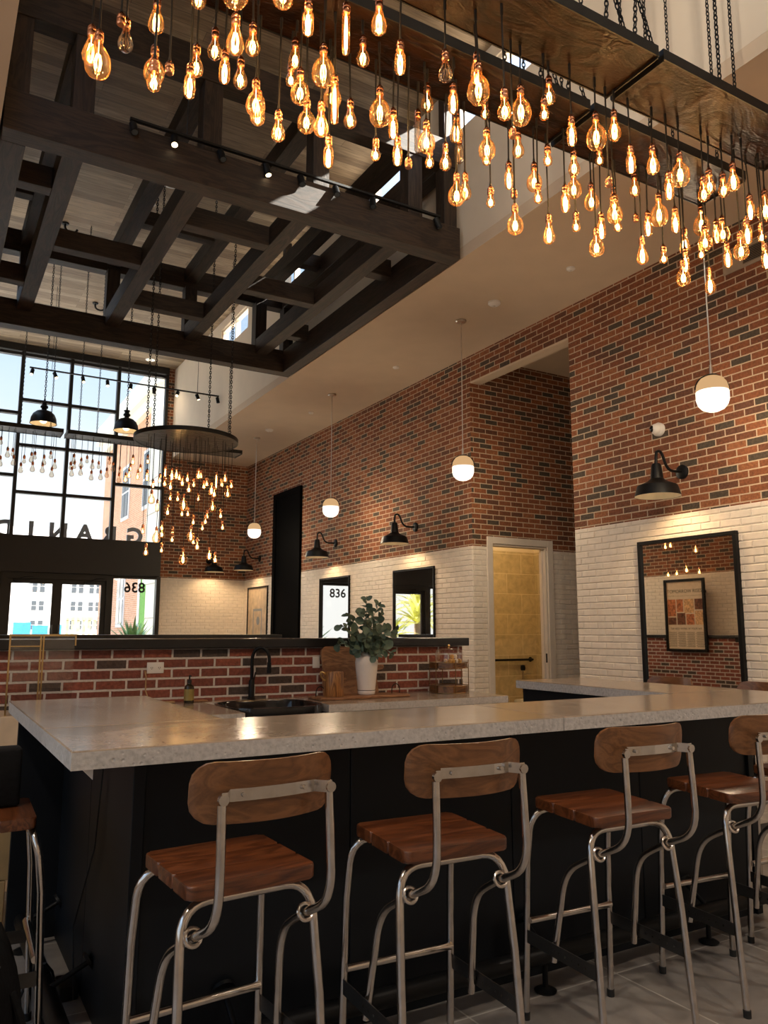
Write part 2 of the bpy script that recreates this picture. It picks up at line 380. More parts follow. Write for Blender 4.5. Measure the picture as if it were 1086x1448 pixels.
def chain(mb, p0, p1, link=.034, r=.0035):
    p0 = Vector(p0); p1 = Vector(p1); d = p1-p0; n = max(2, int(d.length/(link*.78))); z = d.normalized()
    x = z.cross(Vector((.3,.9,.1))).normalized(); y = z.cross(x)
    for i in range(n):
        c = p0+d*((i+.5)/n)
        a, b = (x, y) if i % 2 else (y, x)
        m = Matrix((a, z, a.cross(z))).transposed()
        mb.torus(c, link*.5, r, m, 10, 5, sx=.52, sy=1.0)
BULB_W, GLOBE_W, SCONCE_W, DOME_W, REST_W, BACK_W, WASH_W, SUN_W, SKY, SKY_HI, EXPO = 0.75, 30, 14, 60, 27, 165, 95, 20, .76, 2.6, 0.68
REFL=[('G', -0.05, 10.162, 3.118, 'upper left of the big mirror'), ('G', -0.22, 10.186, 3.156, 'second at the upper left of the big mirror'), ('G', -0.1, 9.524, 3.0, 'alone at the upper middle of the big mirror'), ('A', -0.35, 10.38, 2.58, 'lower row far left in the big mirror'), ('A', -0.5, 10.302, 2.608, 'lower row left in the big mirror'), ('G', -0.15, 9.79, 2.655, 'lower row middle in the big mirror'), ('A', -0.42, 9.723, 2.598, 'lower row right in the big mirror')]
# ------------------------------------------------------------------ the setting
ZS, ZC, YB, XW, XS, XL, XLL = 5.035, 7.0, 16.5, 6.05, 4.33, .21, -.65
def sbox(name, boxes, mat, parent=None, bev=0.0):
    mb = MB()
    for lo, hi in boxes: mb.box(lo, hi, bev)
    o = mb.build(name, mat, parent, smooth=False)
    if parent is None: structure(o)
    return o
sbox('floor', [((-4.2,-4.2,-.1),(9.2,16.62,0))], M['tile'])
sbox('wall_right', [((XW,-4.2,0),(XW+.17,6.28,ZS)), ((XW,6.28,4.675),(XW+.17,8.14,ZS)), ((XW,8.14,0),(XW+.17,16.6,ZS)),
     ((XW+.17,8.14,2.53),(9.2,8.27,ZS)), ((XW+.17,8.14,0),(6.36,8.27,2.53)), ((7.30,8.14,0),(9.2,8.27,2.53)), ((9.05,4.6,0),(9.2,8.14,ZS)), ((6.22,4.6,0),(9.05,4.75,ZS))], M['brick'])
# the painted lower courses stand out as real bricks with soft joints
PAINT = plain('cream_painted_brick', (.84,.755,.65), .7, 0, var=.06, scale=14, bump=.35)
def painted(name, parent, axis, face, sgn, spans):
    rb = random.Random(5); mb = MB(); bm = mb.bm
    for u0, u1, z0 in spans:
        row = int(z0/.0677)
        while row*.0677 < 2.47:
            a = row*.0677; b = min(a+.0677, 2.485); k = math.floor(u0/.203)-1
            while True:
                s = k*.203+(.1015 if row % 2 else 0); e = s+.203; k += 1
                if s >= u1: break
                s_, e_ = max(s, u0), min(e, u1)
                if e_-s_ < .03: continue
                d = .0065+rb.uniform(-.002,.002); g = .0035; q = .0045+rb.uniform(0,.003)
                P = lambda u, z, h: (face+sgn*h, u, z) if axis == 'x' else (u, face+sgn*h, z)
                j = lambda: rb.uniform(-.0018,.0018)
                A = [bm.verts.new(P(u,z,.0005)) for u, z in ((s_+g,a+g),(e_-g,a+g),(e_-g,b-g),(s_+g,b-g))]
                B = [bm.verts.new(P(u+j(),z+j(),d+j()*.8)) for u, z in ((s_+g+q,a+g+q),(e_-g-q,a+g+q),(e_-g-q,b-g-q),(s_+g+q,b-g-q))]
                bm.faces.new(B)
                for i in range(4): bm.faces.new((A[i],A[(i+1)%4],B[(i+1)%4],B[i]))
            row += 1
    return mb.build(name, PAINT, parent, smooth=False)
WR = bpy.data.objects['wall_right']
painted('painted_bricks', WR, 'x', XW, -1, [(-4.0,6.28,0),(8.14,13.48,0),(14.83,16.5,0)])
painted('painted_bricks', WR, 'y', 8.14, -1, [(XW,6.272,0),(7.402,9.04,0)])
# cream reveal under the opening's header
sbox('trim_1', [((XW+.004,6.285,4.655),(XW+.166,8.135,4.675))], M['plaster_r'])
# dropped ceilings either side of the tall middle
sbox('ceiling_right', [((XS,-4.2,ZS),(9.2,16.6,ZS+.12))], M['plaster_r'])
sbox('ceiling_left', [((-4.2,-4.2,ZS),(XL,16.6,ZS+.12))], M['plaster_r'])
sbox('ceiling', [((XL-.2,-4.2,ZC),(XS+.2,16.6,ZC+.12))], M['plank'])
CW = [(12.0,13.4),(9.5,10.8),(7.1,8.4),(4.7,6.0)]
def clerestory(name, x0, x1):
    bx = [((x0,-4.2,ZS+.121),(x1,YB,6.42)), ((x0,-4.2,6.84),(x1,YB,ZC))]
    ys = sorted(CW); y = -4.2
    for a, b in ys:
        bx.append(((x0,y,6.42),(x1,a,6.84))); y = b
    bx.append(((x0,y,6.42),(x1,YB,6.84)))
    return sbox(name, bx, M['plaster'])
clerestory('wall_upper_right', XS, XS+.14)
LW = [(-3.4,-.6),(-.4,2.4),(2.6,5.4),(10.6,13.2),(13.4,16.0)]  # unseen left openings, added so skylight brightens the upper right wall
bx = [((XL-.14,-4.2,ZS+.121),(XL,YB,5.5)), ((XL-.14,-4.2,6.85),(XL,YB,ZC))]
yy = -4.2
for a, b in LW: bx.append(((XL-.14,yy,5.5),(XL,a,6.85))); yy = b
bx.append(((XL-.14,yy,5.5),(XL,YB,6.85)))
sbox('wall_upper_left', bx, M['plaster'])
wn = 1
for x in (XS,):
    for a, b in CW:
        wn += 1
        fr = MB()
        for lo, hi in (((x+.03,a,6.42),(x+.11,b,6.46)), ((x+.03,a,6.80),(x+.11,b,6.84)), ((x+.03,a,6.46),(x+.11,a+.04,6.80)), ((x+.03,b-.04,6.46),(x+.11,b,6.80)), ((x+.03,(a+b)/2-.02,6.46),(x+.11,(a+b)/2+.02,6.80))): fr.box(lo, hi)
        w = structure(fr.build('window_%d' % wn, M['trim_w'], smooth=False))
        MB().box((x+.065,a+.04,6.46),(x+.072,b-.04,6.80)).build('pane', M['winglass'], w, smooth=False)
for a, b in LW:  # frames and panes for the added left openings
    wn += 1; x = XL-.14; fr = MB()
    for lo, hi in (((x+.03,a,5.5),(x+.11,b,5.55)), ((x+.03,a,6.80),(x+.11,b,6.85)), ((x+.03,a,5.55),(x+.11,a+.05,6.80)), ((x+.03,b-.05,5.55),(x+.11,b,6.80)), ((x+.03,(a+b)/2-.025,5.55),(x+.11,(a+b)/2+.025,6.80))): fr.box(lo, hi)
    w = structure(fr.build('window_%d' % wn, M['trim_w'], smooth=False))
    MB().box((x+.065,a+.05,5.55),(x+.072,b-.05,6.80)).build('pane', M['winglass'], w, smooth=False)
# far wall: brick right of the glazing; painted brick below
sbox('wall_back', [((4.20,YB,0),(9.2,YB+.12,ZS)), ((4.20,YB,ZS),(4.47,YB+.12,ZC)), ((-4.2,YB,0),(XLL,YB+.12,ZS)), ((-.9,YB,ZS),(-.6,YB+.12,ZC))], M['brick'])
painted('painted_bricks', bpy.data.objects['wall_back'], 'y', YB, -1, [(4.21,6.05,0)])
WLFT = sbox('wall_left', [((XLL-.12,6.6,0),(XLL,YB,ZS)), ((-4.2,6.6,0),(XLL-.12,6.72,ZS))], M['brick'])
painted('painted_bricks', WLFT, 'x', XLL, 1, [(6.72,16.5,1.3)])
lw = [((-4.2,-4.2,0),(-4.05,6.6,.95)), ((-4.2,-4.2,4.4),(-4.05,6.6,ZS))]
for a, b in ((-4.2,-3.6),(-1.0,-.8),(1.8,2.0),(4.6,6.6)): lw.append(((-4.2,a,.95),(-4.05,b,4.4)))
sbox('wall_outer_left', lw, M['plaster'])
sbox('wall_front', [((-4.2,-4.2,0),(9.2,-4.05,ZC))], M['plaster'])
for a, b in ((-3.6,-1.0),(-.8,1.8),(2.0,4.6)):  # unseen windows added in the outer left wall for fill daylight
    wn += 1
    fr = MB()
    for lo, hi in (((-4.16,a,.95),(-4.09,b,1.01)), ((-4.16,a,4.34),(-4.09,b,4.4)), ((-4.16,a,1.01),(-4.09,a+.06,4.34)), ((-4.16,b-.06,1.01),(-4.09,b,4.34)), ((-4.16,(a+b)/2-.03,1.01),(-4.09,(a+b)/2+.03,4.34))): fr.box(lo, hi)
    w = structure(fr.build('window_%d' % wn, M['bronze'], smooth=False))
    MB().box((-4.13,a+.06,1.01),(-4.122,b-.06,4.34)).build('pane', M['winglass'], w, smooth=False)

# glazed front: window_1 over a black band, doors under it
win = structure(thing('window_1', '', ''));
for k in ('label', 'category'): del win[k]
TX = {-.5:[3.2,4.37,5.61,6.81], .42:[3.2,4.37,5.61,6.81], 1.33:[3.2,4.05,4.98,5.89,6.81], 2.24:[3.2,4.05,4.98,5.89,6.81], 3.17:[3.2,4.37,6.81]}
cols = [(-.5,.42),(.42,1.33),(1.33,2.24),(2.24,3.17),(3.17,4.17)]
for x in (-.62,-.5,.42,1.33,2.24,3.17,4.17):
    MB().box((x-.032,YB-.03,3.2),(x+.032,YB+.10,6.9)).build('mullion', M['bronze'], win, smooth=False)
for a, b in cols:
    zs = TX[a]
    for z in zs[1:-1]: MB().box((a+.032,YB-.02,z-.03),(b-.032,YB+.09,z+.03)).build('transom', M['bronze'], win, smooth=False)
    for z0, z1 in zip(zs, zs[1:]):
        MB().box((a+.033,YB+.04,z0+.03),(b-.033,YB+.048,z1-.03)).build('pane', M['winglass'], win, smooth=False)
MB().box((-.6,YB-.02,3.2),(4.2,YB+.09,3.212)).build('sill', M['bronze'], win, smooth=False)
MB().box((-.6,YB-.02,6.78),(4.2,YB+.10,6.84)).build('head', M['bronze'], win, smooth=False)
sbox('trim_2', [((-.65,YB-.06,6.86),(4.20,YB+.12,7.0))], M['bronze'])
sbox('trim_3', [((-.65,YB-.16,2.50),(4.16,YB+.12,3.20))], M['bronze'])
# double entrance door
door = structure(thing('door_1', '', ''))
for k in ('label', 'category'): del door[k]
fr = MB()
for lo, hi in (((1.22,YB-.05,0),(1.31,YB+.10,2.5)), ((3.13,YB-.05,0),(3.22,YB+.10,2.5)), ((1.31,YB-.05,2.38),(3.13,YB+.10,2.5))): fr.box(lo, hi)
fr.build('door_frame', M['bronze'], door, smooth=False)
for x0, x1, hx, cx in ((1.31,2.22,2.16,1.42),(2.22,3.13,2.28,2.72)):
    lf = MB()
    for lo, hi in (((x0,YB,0),(x0+.09,YB+.05,2.38)), ((x1-.09,YB,0),(x1,YB+.05,2.38)), ((x0+.09,YB,2.29),(x1-.09,YB+.05,2.38)), ((x0+.09,YB,0),(x1-.09,YB+.05,.26))): lf.box(lo, hi)
    l = lf.build('door_leaf', M['bronze'], door, smooth=False)
    MB().box((x0+.09,YB+.02,.26),(x1-.09,YB+.028,2.29)).build('pane', M['winglass'], l, smooth=False)
    MB().tube([(hx,YB-.045,.85),(hx,YB-.045,1.5)], .014).tube([(hx,YB-.045,.9),(hx,YB,.9)], .01).tube([(hx,YB-.045,1.45),(hx,YB,1.45)], .01).build('door_handle', M['steel_dark'], l)
    MB().box((cx,YB-.06,2.30),(cx+.30,YB,2.36),.008).tube([(cx+.1,YB-.03,2.36),(cx+.2,YB-.12,2.41),(cx+.36,YB-.04,2.42)], .008).build('door_closer', M['iron'], l)
wn += 1
side = MB()
for lo, hi in (((3.22,YB-.03,0),(3.26,YB+.09,2.5)), ((4.12,YB-.05,0),(4.20,YB+.10,2.5)), ((3.26,YB-.03,2.44),(4.12,YB+.09,2.5)), ((3.26,YB-.03,0),(4.12,YB+.09,.25))): side.box(lo, hi)
sl = structure(side.build('window_%d' % wn, M['bronze'], smooth=False))
MB().box((3.26,YB+.02,.25),(4.12,YB+.028,2.44)).build('pane', M['winglass'], sl, smooth=False)
place('address_number', text_mesh('836', .285, .001, M['ink'], bold=.006), sl, (3.70,YB+.034,2.17), (PI/2,0,PI))
wn += 1
side = MB()
for lo, hi in (((-.62,YB-.03,0),(-.54,YB+.09,2.5)), ((1.14,YB-.03,0),(1.22,YB+.09,2.5)), ((-.54,YB-.03,2.44),(1.14,YB+.09,2.5)), ((-.54,YB-.03,0),(1.14,YB+.09,.25)), ((.26,YB-.03,.25),(.32,YB+.09,2.44))): side.box(lo, hi)
sl = structure(side.build('window_%d' % wn, M['bronze'], smooth=False))
MB().box((-.54,YB+.02,.25),(.26,YB+.028,2.44)).build('pane', M['winglass'], sl, smooth=False)
MB().box((.32,YB+.02,.25),(1.14,YB+.028,2.44)).build('pane', M['winglass'], sl, smooth=False)
# tall black doorway in the right wall
d2 = structure(MB().box((XW-.05,13.49,0),(XW,13.62,4.13)).box((XW-.05,14.70,0),(XW,14.82,4.13)).box((XW-.05,13.62,4.02),(XW,14.70,4.13)).build('door_2', M['matteblack'], smooth=False))
MB().box((XW-.02,13.62,0),(XW,14.70,4.02)).build('door_panel', M['matteblack'], d2, smooth=False)
# restroom doorway: casing, then a tiled room
d3 = MB()
for lo, hi in (((6.275,8.115,0),(6.365,8.14,2.62)), ((7.30,8.115,0),(7.40,8.14,2.62)), ((6.365,8.115,2.53),(7.30,8.14,2.62)), ((6.36,8.14,0),(6.385,8.27,2.53)), ((7.275,8.14,0),(7.30,8.27,2.53)), ((6.385,8.14,2.505),(7.275,8.27,2.53)),
               ((7.255,8.19,0),(7.275,8.225,2.505))): d3.box(lo, hi, .004, 1)
d3 = structure(d3.build('door_3', M['trim_w'], smooth=False))
MB().box((7.270,8.15,.98),(7.2745,8.175,1.10)).build('strike_plate', M['iron'], d3, smooth=False)
sbox('wall_restroom_back', [((6.3,10.32,0),(9.2,10.42,2.72))], M['resttile'])
sbox('wall_restroom_right', [((8.97,8.27,0),(9.07,10.32,2.72))], M['resttile'])
sbox('wall_restroom_left', [((6.225,8.27,0),(6.30,10.32,3.2))], M['resttile'])
sbox('trim_4', [((6.3,10.32,2.72),(9.07,10.42,3.2)), ((8.97,8.27,2.72),(9.07,10.32,3.2))], M['plaster'])
sbox('ceiling_restroom', [((6.225,8.27,3.2),(9.2,10.42,3.3))], M['plaster'])
# half wall behind the back counter with a charcoal cap, and the booth wall beyond it
sbox('wall_half', [((-.65,5.55,0),(4.0,5.78,1.272))], M['brick_half'])
sbox('trim_5', [((-.65,5.50,1.275),(4.04,5.82,1.342))], M['ledge'], bev=.006)
sbox('wall_booth', [((-.40,11.6,0),(4.83,11.8,1.285))], M['brick_half'])
sbox('trim_6', [((-.40,11.56,1.287),(4.88,11.85,1.338))], M['ledge'], bev=.006)
# booth back along the left wall
sbox('wall_booth_left', [((XLL,6.75,0),(-.46,11.55,1.27))], M['brick_half'])
sbox('trim_8', [((XLL,6.70,1.272),(-.42,11.55,1.33))], M['ledge'], bev=.006)
# outdoors
sbox('ground_outside', [((-30,16.64,-.2),(40,70,-.06))], M['pave'])

# ------------------------------------------------------------------ timber lattice over the tall part
grid = thing('timber_lattice', 'two-tier lattice of dark stained timber beams hung under the plank ceiling', 'ceiling lattice', (2.25,8.0,5.0))
def beam(a, b, w, z0, z1, name='beam'):
    """a, b: (x,y) ends"""
    ax, ay = a; bx_, by = b; L_ = math.hypot(bx_-ax, by-ay); ang = math.atan2(by-ay, bx_-ax)
    mb = MB().box((-L_/2,-w/2,-(z1-z0)/2),(L_/2,w/2,(z1-z0)/2), .004, 1)
    return mb.build(name, M['darkwood'], grid, ((ax+bx_)/2-2.25,(ay+by)/2-8.0,(z0+z1)/2-5.0), (0,0,ang), smooth=False)
def post(x, y, w=.16, z0=5.32, z1=5.97):
    mb = MB().box((-(z1-z0)/2,-w/2,-w/2),((z1-z0)/2,w/2,w/2), .004, 1)
    return mb.build('post', M['darkwood'], grid, (x-2.25,y-8.0,(z0+z1)/2-5.0), (0,PI/2,0), smooth=False)
XR = (.765,1.78,2.785,3.785)
beam((.225,5.97),(4.28,5.97),.18,5.0,5.32); beam((.225,10.02),(4.28,10.02),.18,5.0,5.32)
beam((.31,6.06),(.31,9.93),.17,5.0,5.32); beam((4.20,6.06),(4.20,9.93),.16,5.0,5.32)
for x in XR: beam((x,6.06),(x,9.93),.165,5.2,5.41)
def cross(ys, z0, z1, w=.14):
    e = (.395,)+XR+(4.12,)
    for i, yy in enumerate(ys):
        a = e[i]+(.0825 if i else 0); b = e[i+1]-(.0825 if i < 4 else 0)
        for y in yy: beam((a,y),(b,y),w,z0,z1)
cross(([7.01,9.15],[8.09],[7.01,9.15],[8.09],[7.01,9.15]), 5.2, 5.40)
beam((.225,5.99),(4.28,5.99),.16,5.97,6.25); beam((.225,10.10),(4.28,10.10),.16,5.97,6.25)
beam((.31,6.07),(.31,10.02),.16,5.97,6.25); beam((4.20,6.07),(4.20,10.02),.16,5.97,6.25)
for x in XR: beam((x,6.07),(x,10.02),.165,6.05,6.24)
cross(([8.80],[],[8.80],[7.3],[8.80]), 6.05, 6.22)
for x in XR: post(x, 6.0); post(x, 10.03)
for x in (.31,4.20): post(x, 6.0, .15); post(x, 10.03, .15)
for x in (.31,4.20):
    for y in (6.0,10.05): post(x, y, .10, 6.25, 7.0)
# ------------------------------------------------------------------ bar
CT, CB = 1.07, 1.018
bt = thing('bar_countertop', 'U shaped polished concrete bar top with rough cast edges', 'countertop', (2.2,3.0,CB))
def slab(poly, name='slab', par=bt, z0=CB, z1=CT, off=(2.2,3.0,CB)):
    """polished top, rough edge; a tiny chamfer"""
    mb = MB(); bm = mb.bm
    n = len(poly); cx = sum(p[0] for p in poly)/n; cy = sum(p[1] for p in poly)/n
    def inset(p): 
        d = Vector((p[0]-cx, p[1]-cy)); s = Vector((math.copysign(.004,d.x), math.copysign(.004,d.y))); return (p[0]-s.x, p[1]-s.y)
    A = [bm.verts.new((x,y,z0)) for x, y in poly]; B = [bm.verts.new((x,y,z1-.004)) for x, y in poly]; C = [bm.verts.new((*inset(p),z1)) for p in poly]
    f = bm.faces.new(A[::-1]); f.material_index = 1
    f = bm.faces.new(C); f.material_index = 0
    for k in range(n):
        k2 = (k+1)%n
        bm.faces.new((A[k],A[k2],B[k2],B[k])).material_index = 1
        bm.faces.new((B[k],B[k2],C[k2],C[k])).material_index = 0
    bmesh.ops.translate(bm, verts=bm.verts, vec=-Vector(off))
    return mb.build(name, [M['ctop'], M['cedge']], par, smooth=False)
slab([(.381,2.36),(2.178,2.36),(2.178,2.95),(1.0,2.95),(.995,3.0),(.381,3.0)][:2]+[(2.178,2.95),(.381,2.95)])
slab([(2.182,2.36),(4.10,2.36),(4.10,2.95),(2.182,2.95)])
slab([(.381,2.953),(1.015,2.953),(1.015,4.17),(.381,4.17)])
slab([(3.515,2.953),(4.10,2.953),(4.10,4.26),(3.515,4.26)])
base = thing('bar_counter', 'black panelled bar front and sides under the concrete top', 'bar', (2.2,3.0,0))
def off(*b): return [(tuple(Vector(lo)-Vector((2.2,3.0,0))), tuple(Vector(hi)-Vector((2.2,3.0,0)))) for lo, hi in b]
def panel(name, lo, hi, bev=.002):
    (a, b), = off((lo, hi)); return MB().box(a, b, bev, 1).build(name, M['barpanel'], base, smooth=False)
panel('corner_post', (.625,2.675,0), (.665,2.715,CB-.002))
for a, b in ((.667,1.42),(1.424,2.18),(2.184,2.94),(2.944,3.72)): panel('front_panel', (a,2.69,0), (b,2.72,CB-.002))
panel('corner_post', (3.722,2.675,0), (3.765,2.715,CB-.002))
for a, b in ((2.717,3.42),(3.424,4.12)): panel('side_panel', (.635,a,0), (.66,b,CB-.002))
for a, b in ((2.717,3.48),(3.484,4.22)): panel('side_panel', (3.735,a,0), (3.76,b,CB-.002))
panel('end_panel', (.425,4.122,0), (.99,4.152,CB-.002)); panel('end_panel', (3.54,4.19,0), (3.733,4.22,CB-.002))
panel('inner_panel', (.965,2.93,0), (.99,4.088,CB-.002)); panel('inner_panel', (3.54,2.93,0), (3.565,4.188,CB-.002)); panel('inner_panel', (.992,2.90,0), (3.538,2.925,CB-.002))
(a, b), = off(((.455,2.44,CB-.03),(.475,2.68,CB-.001)))
MB().prism([(a[0]-.04,a[2]+.028),(a[0],a[2]+.028),(a[0],a[2]-.012)], a[1], a[1]+.02, 'y').build('corner_bracket', M['white'], base, smooth=False)['label'] = 'small white triangular bracket'
# foot rails: pipe on flanged posts
def foot_rail(name, label, p0, p1, posts, wall):
    t = thing(name, label, 'foot rail', p0)
    o = Vector(p0); L = lambda p: tuple(Vector(p)-o)
    MB().tube([L(p0), L(p1)], .034, 16).build('pipe', M['blackpaint'], t)
    for q in posts:
        q = Vector(q)
        MB().tube([L((q.x,q.y,.012)), L((q.x,q.y,q.z-.03))], .011, 10).lathe([(0,0),(.042,0),(.045,.006),(.03,.014),(.012,.018),(0,.018)], L((q.x,q.y,.001)), 20).build('rail_post', M['blackpaint'], t)
        w = Vector(wall(q)); d = (q-w).normalized()
        MB().tube([L(w), L(q+Vector((0,0,.02)))], .010, 10).tube([L(w+Vector((0,0,.001))), L(w+d*.012+Vector((0,0,.001)))], .038, 18).build('wall_bracket', M['blackpaint'], t)
    return t
foot_rail('foot_rail', 'black pipe foot rail along the front of the bar', (.75,2.56,.135), (3.72,2.56,.135), [(.95,2.56,.135),(2.225,2.56,.135),(3.2,2.56,.135)], lambda q: (q.x,2.689,.235))
foot_rail('foot_rail', 'black pipe foot rail along the left side of the bar', (.49,2.72,.10), (.49,4.1,.10), [(.49,3.25,.10),(.49,4.0,.10)], lambda q: (.634,q.y,.19))

# ------------------------------------------------------------------ bar stools
def make_stool():
    t = thing('bar_stool', '', 'bar stool', (0,0,0), 0, 'matching bar stools')
    # seat: three boards with a groove between, softened corners, tipped slightly back
    mb = MB()
    tilt = Matrix.Rotation(math.radians(1.6), 4, 'X')
    for y0, y1, ra, rb_ in ((-.172,-.0575,.022,.0075),(-.0575,.0558,.0075,.0075),(.0558,.170,.0075,.016)):
        pl = []
        for cx, cy, a0, rr in ((.180,y0,-90,ra),(.180,y1,0,rb_),(-.180,y1,90,rb_),(-.180,y0,180,ra)):
            ox = cx-math.copysign(rr,cx); oy = cy+(rr if cy == y0 else -rr)
            for k in range(6):
                a = math.radians(a0+k*18); pl.append((ox+rr*math.cos(a), oy+rr*math.sin(a)))
        before = set(mb.bm.edges); mb.prism(pl, -.018, .018)
        es = [e for e in mb.bm.edges if e not in before and abs(e.verts[0].co.z-e.verts[1].co.z) < 1e-5]
        bmesh.ops.bevel(mb.bm, geom=es, offset=.0058, segments=3, affect='EDGES', profile=.5, clamp_overlap=True)
    mb.box((-.170,-.160,-.015),(.170,.158,.007))
    bmesh.ops.transform(mb.bm, matrix=tilt, verts=mb.bm.verts)
    mb.build('seat', M['seatwood'], t, (0,0,.762))
    for sx in (-1, 1):
        F = [(sx*.203,.215,.01),(sx*.197,.195,.55)]+arc((sx*.192,.182,.665),(sx*.188,.165,.742),(sx*.115,.155,.738))+[(0,.155,.738)]
        R = [(sx*.205,-.205,.01),(sx*.196,-.165,.45)]+arc((sx*.187,-.142,.645),(sx*.180,-.128,.722),(sx*.108,-.122,.722))+[(0,-.122,.722)]
        for P in (F, R):
            l = MB().tube(P, .0125, 12).build('leg', M['steel'], t)
            p = P[0]; MB().lathe([(0,-.01),(.014,-.01),(.0145,.016),(.0127,.018),(0,.018)], (p[0],p[1],p[2]), 14).build('foot_cap', M['rubber'], l)
        A = [(sx*.149,-.283,.985),(sx*.151,-.290,.86)]+arc((sx*.153,-.292,.79),(sx*.154,-.290,.715),(sx*.155,-.225,.685))+[(sx*.157,-.155,.653),(sx*.162,-.085,.615)]+arc((sx*.165,-.055,.598),(sx*.172,.005,.565),(sx*.175,.022,.49))+[(sx*.190,.065,.245)]
        a = MB().tube(A, .0115, 12).build('back_support', M['steel'], t)
        MB().torus((sx*.158,-.152,.652), .0205, .0058, Matrix.Rotation(math.radians(63), 3, 'X'), 18, 8).build('ring', M['steel'], a)
        b = MB().box((sx*.2045-.002,-.168,.268),(sx*.2045+.002,.195,.313)).build('side_bar', M['steel_dark'], t, smooth=False)
        h = MB()
        for k in range(6): h.tube([(sx*.2045-.0028,-.12+k*.034,.290),(sx*.2045+.0028,-.12+k*.034,.290)], .0042, 8)
        h.build('bolt_hole', M['steel'], b)
    MB().tube([(-.196,.190,.345),(.196,.190,.345)], .0125, 12).build('stretcher', M['steel'], t)
    # curved back board
    mb = MB(); bm = mb.bm; nu, nv = 26, 10
    W, H2, Rc = .200, .075, .052
    def surf(u, v, side):
        vv = v*H2; e = max(0, abs(vv)-(H2-Rc)); w = W-Rc+math.sqrt(max(0, Rc*Rc-e*e))
        x = u*w; y = -.262+.062*(x/W)**2*1.0+vv*-.10+side*.0055
        return (x, y, 1.004+vv)
    def sp(i, n): return math.sin(PI/2*(2*i/n-1))
    G = {}
    for s in (-1, 1):
        for i in range(nu+1):
            for j in range(nv+1): G[s,i,j] = bm.verts.new(surf(2*i/nu-1, sp(j,nv), s))
    for i in range(nu):
        for j in range(nv):
            bm.faces.new((G[-1,i,j],G[-1,i+1,j],G[-1,i+1,j+1],G[-1,i,j+1])); bm.faces.new((G[1,i,j],G[1,i,j+1],G[1,i+1,j+1],G[1,i+1,j]))
    for i in range(nu):
        for j in (0, nv): bm.faces.new((G[-1,i,j],G[-1,i+1,j],G[1,i+1,j],G[1,i,j]))
    for j in range(nv):
        for i in (0, nu): bm.faces.new((G[-1,i,j],G[-1,i,j+1],G[1,i,j+1],G[1,i,j]))
    mb.build('backrest', M['backwood'], t, angle=60)
    # steel strap behind it
    pts = [(-.153,-.290),(-.138,-.290),(-.118,-.258),(-.06,-.267),(0,-.270),(.06,-.267),(.118,-.258),(.138,-.290),(.153,-.290)]
    mb = MB(); bm = mb.bm
    V = [[bm.verts.new((x,y+dy,z)) for dy, z in ((-.0015,.985),(.0015,.985),(.0015,1.015),(-.0015,1.015))] for x, y in pts]
    for a, b in zip(V, V[1:]):
        for k in range(4): bm.faces.new((a[k],a[(k+1)%4],b[(k+1)%4],b[k]))
    bm.faces.new(V[0]); bm.faces.new(V[-1][::-1])
    st = mb.build('back_strap', M['steel'], t, smooth=False)
    for x, y in ((-.085,-.270),(.085,-.270)): MB().tube([(x,y-.004,1.0),(x,y+.004,1.0)], .006, 12).build('bolt', M['steel'], st)
    for sx in (-1,1): MB().tube([(sx*.149,-.2965,.998),(sx*.149,-.285,.998)], .0135, 14).build('pivot', M['steel'], st)
    mb = None
    return t
stool = make_stool()
ST = [(.78,2.19,4.5,'brown wooden bar stool nearest the left corner of the bar front'),
      (1.43,2.17,-2.5,'brown wooden bar stool second along from the bar left front corner'),
      (2.205,2.20,-3,'brown wooden bar stool standing in front of the seam in the concrete edge'),
      (2.945,2.215,-5,'brown wooden bar stool fourth from left along the bar front, backrest cut by picture edge'),
      (3.56,2.24,-3,'dark seated bar stool half hidden beyond the far end of the stool row'),
      (.215,3.13,-92,'bar stool on the left side of the bar with a black bag on its seat'),
      (4.37,3.88,88,'bar stool behind the right bar top, its back rim below the big mirror'),
      (4.42,3.18,88,'bar stool behind the right bar top, its back rim right of the big mirror')]
for i, (x, y, a, lab) in enumerate(ST):
    o = stool if i == 0 else copy_tree(stool)
    o.location = (x,y,0); o.rotation_euler = (0,0,math.radians(a)); o['label'] = lab
# things at the left edge
t = thing('tote_bag', 'flat black bag standing upright on the left side stool', 'bag', (.16,3.20,.785), 0)
mb = MB().box((-.17,-.05,0),(.185,.05,.20), .012, 3)
mb.build('bag_body', M['fabric'], t)
MB().tube(arc((-.12,-.03,.195),(-.06,-.03,.30),(0,-.03,.195), 10), .006, 8).build('strap', M['fabric'], t)
t = thing('backpack', 'black backpack standing on the floor at the lower left corner', 'backpack', (.10,2.72,0), math.radians(-20))
mb = MB(); q = bmesh.ops.create_cube(mb.bm, size=1.0)
bmesh.ops.subdivide_edges(mb.bm, edges=mb.bm.edges, cuts=7, use_grid_fill=True)
for v in mb.bm.verts:
    x, y, z = v.co; 
    k = 1-.35*max(0, z)**1.5*2; v.co = Vector((x*.44*k, y*.28*(1-.3*max(0,z)), (z+.5)*.53))
    r = 1-.10*(abs(x)*2)**4*(abs(z)*2)**4; v.co.x *= r; v.co.y *= 1-.16*(abs(x)*2)**4
mb.build('pack_body', M['fabric'], t, angle=80)
mb = MB(); mb.box((-.15,-.20,.04),(.15,-.13,.27), .03, 3); mb.build('front_pocket', M['fabric'], t)
MB().tube(arc((-.04,0,.52),(0,0,.60),(.04,0,.52), 8), .009, 8).build('grab_handle', M['fabric'], t)
MB().tube(arc((.21,.02,.36),(.30,.02,.2),(.20,.02,.05), 10), .011, 8).build('shoulder_strap', M['fabric'], t)
MB().box((.165,-.03,.405),(.185,-.012,.45), .003, 1).build('strap_tab', M['steel_dark'], t)
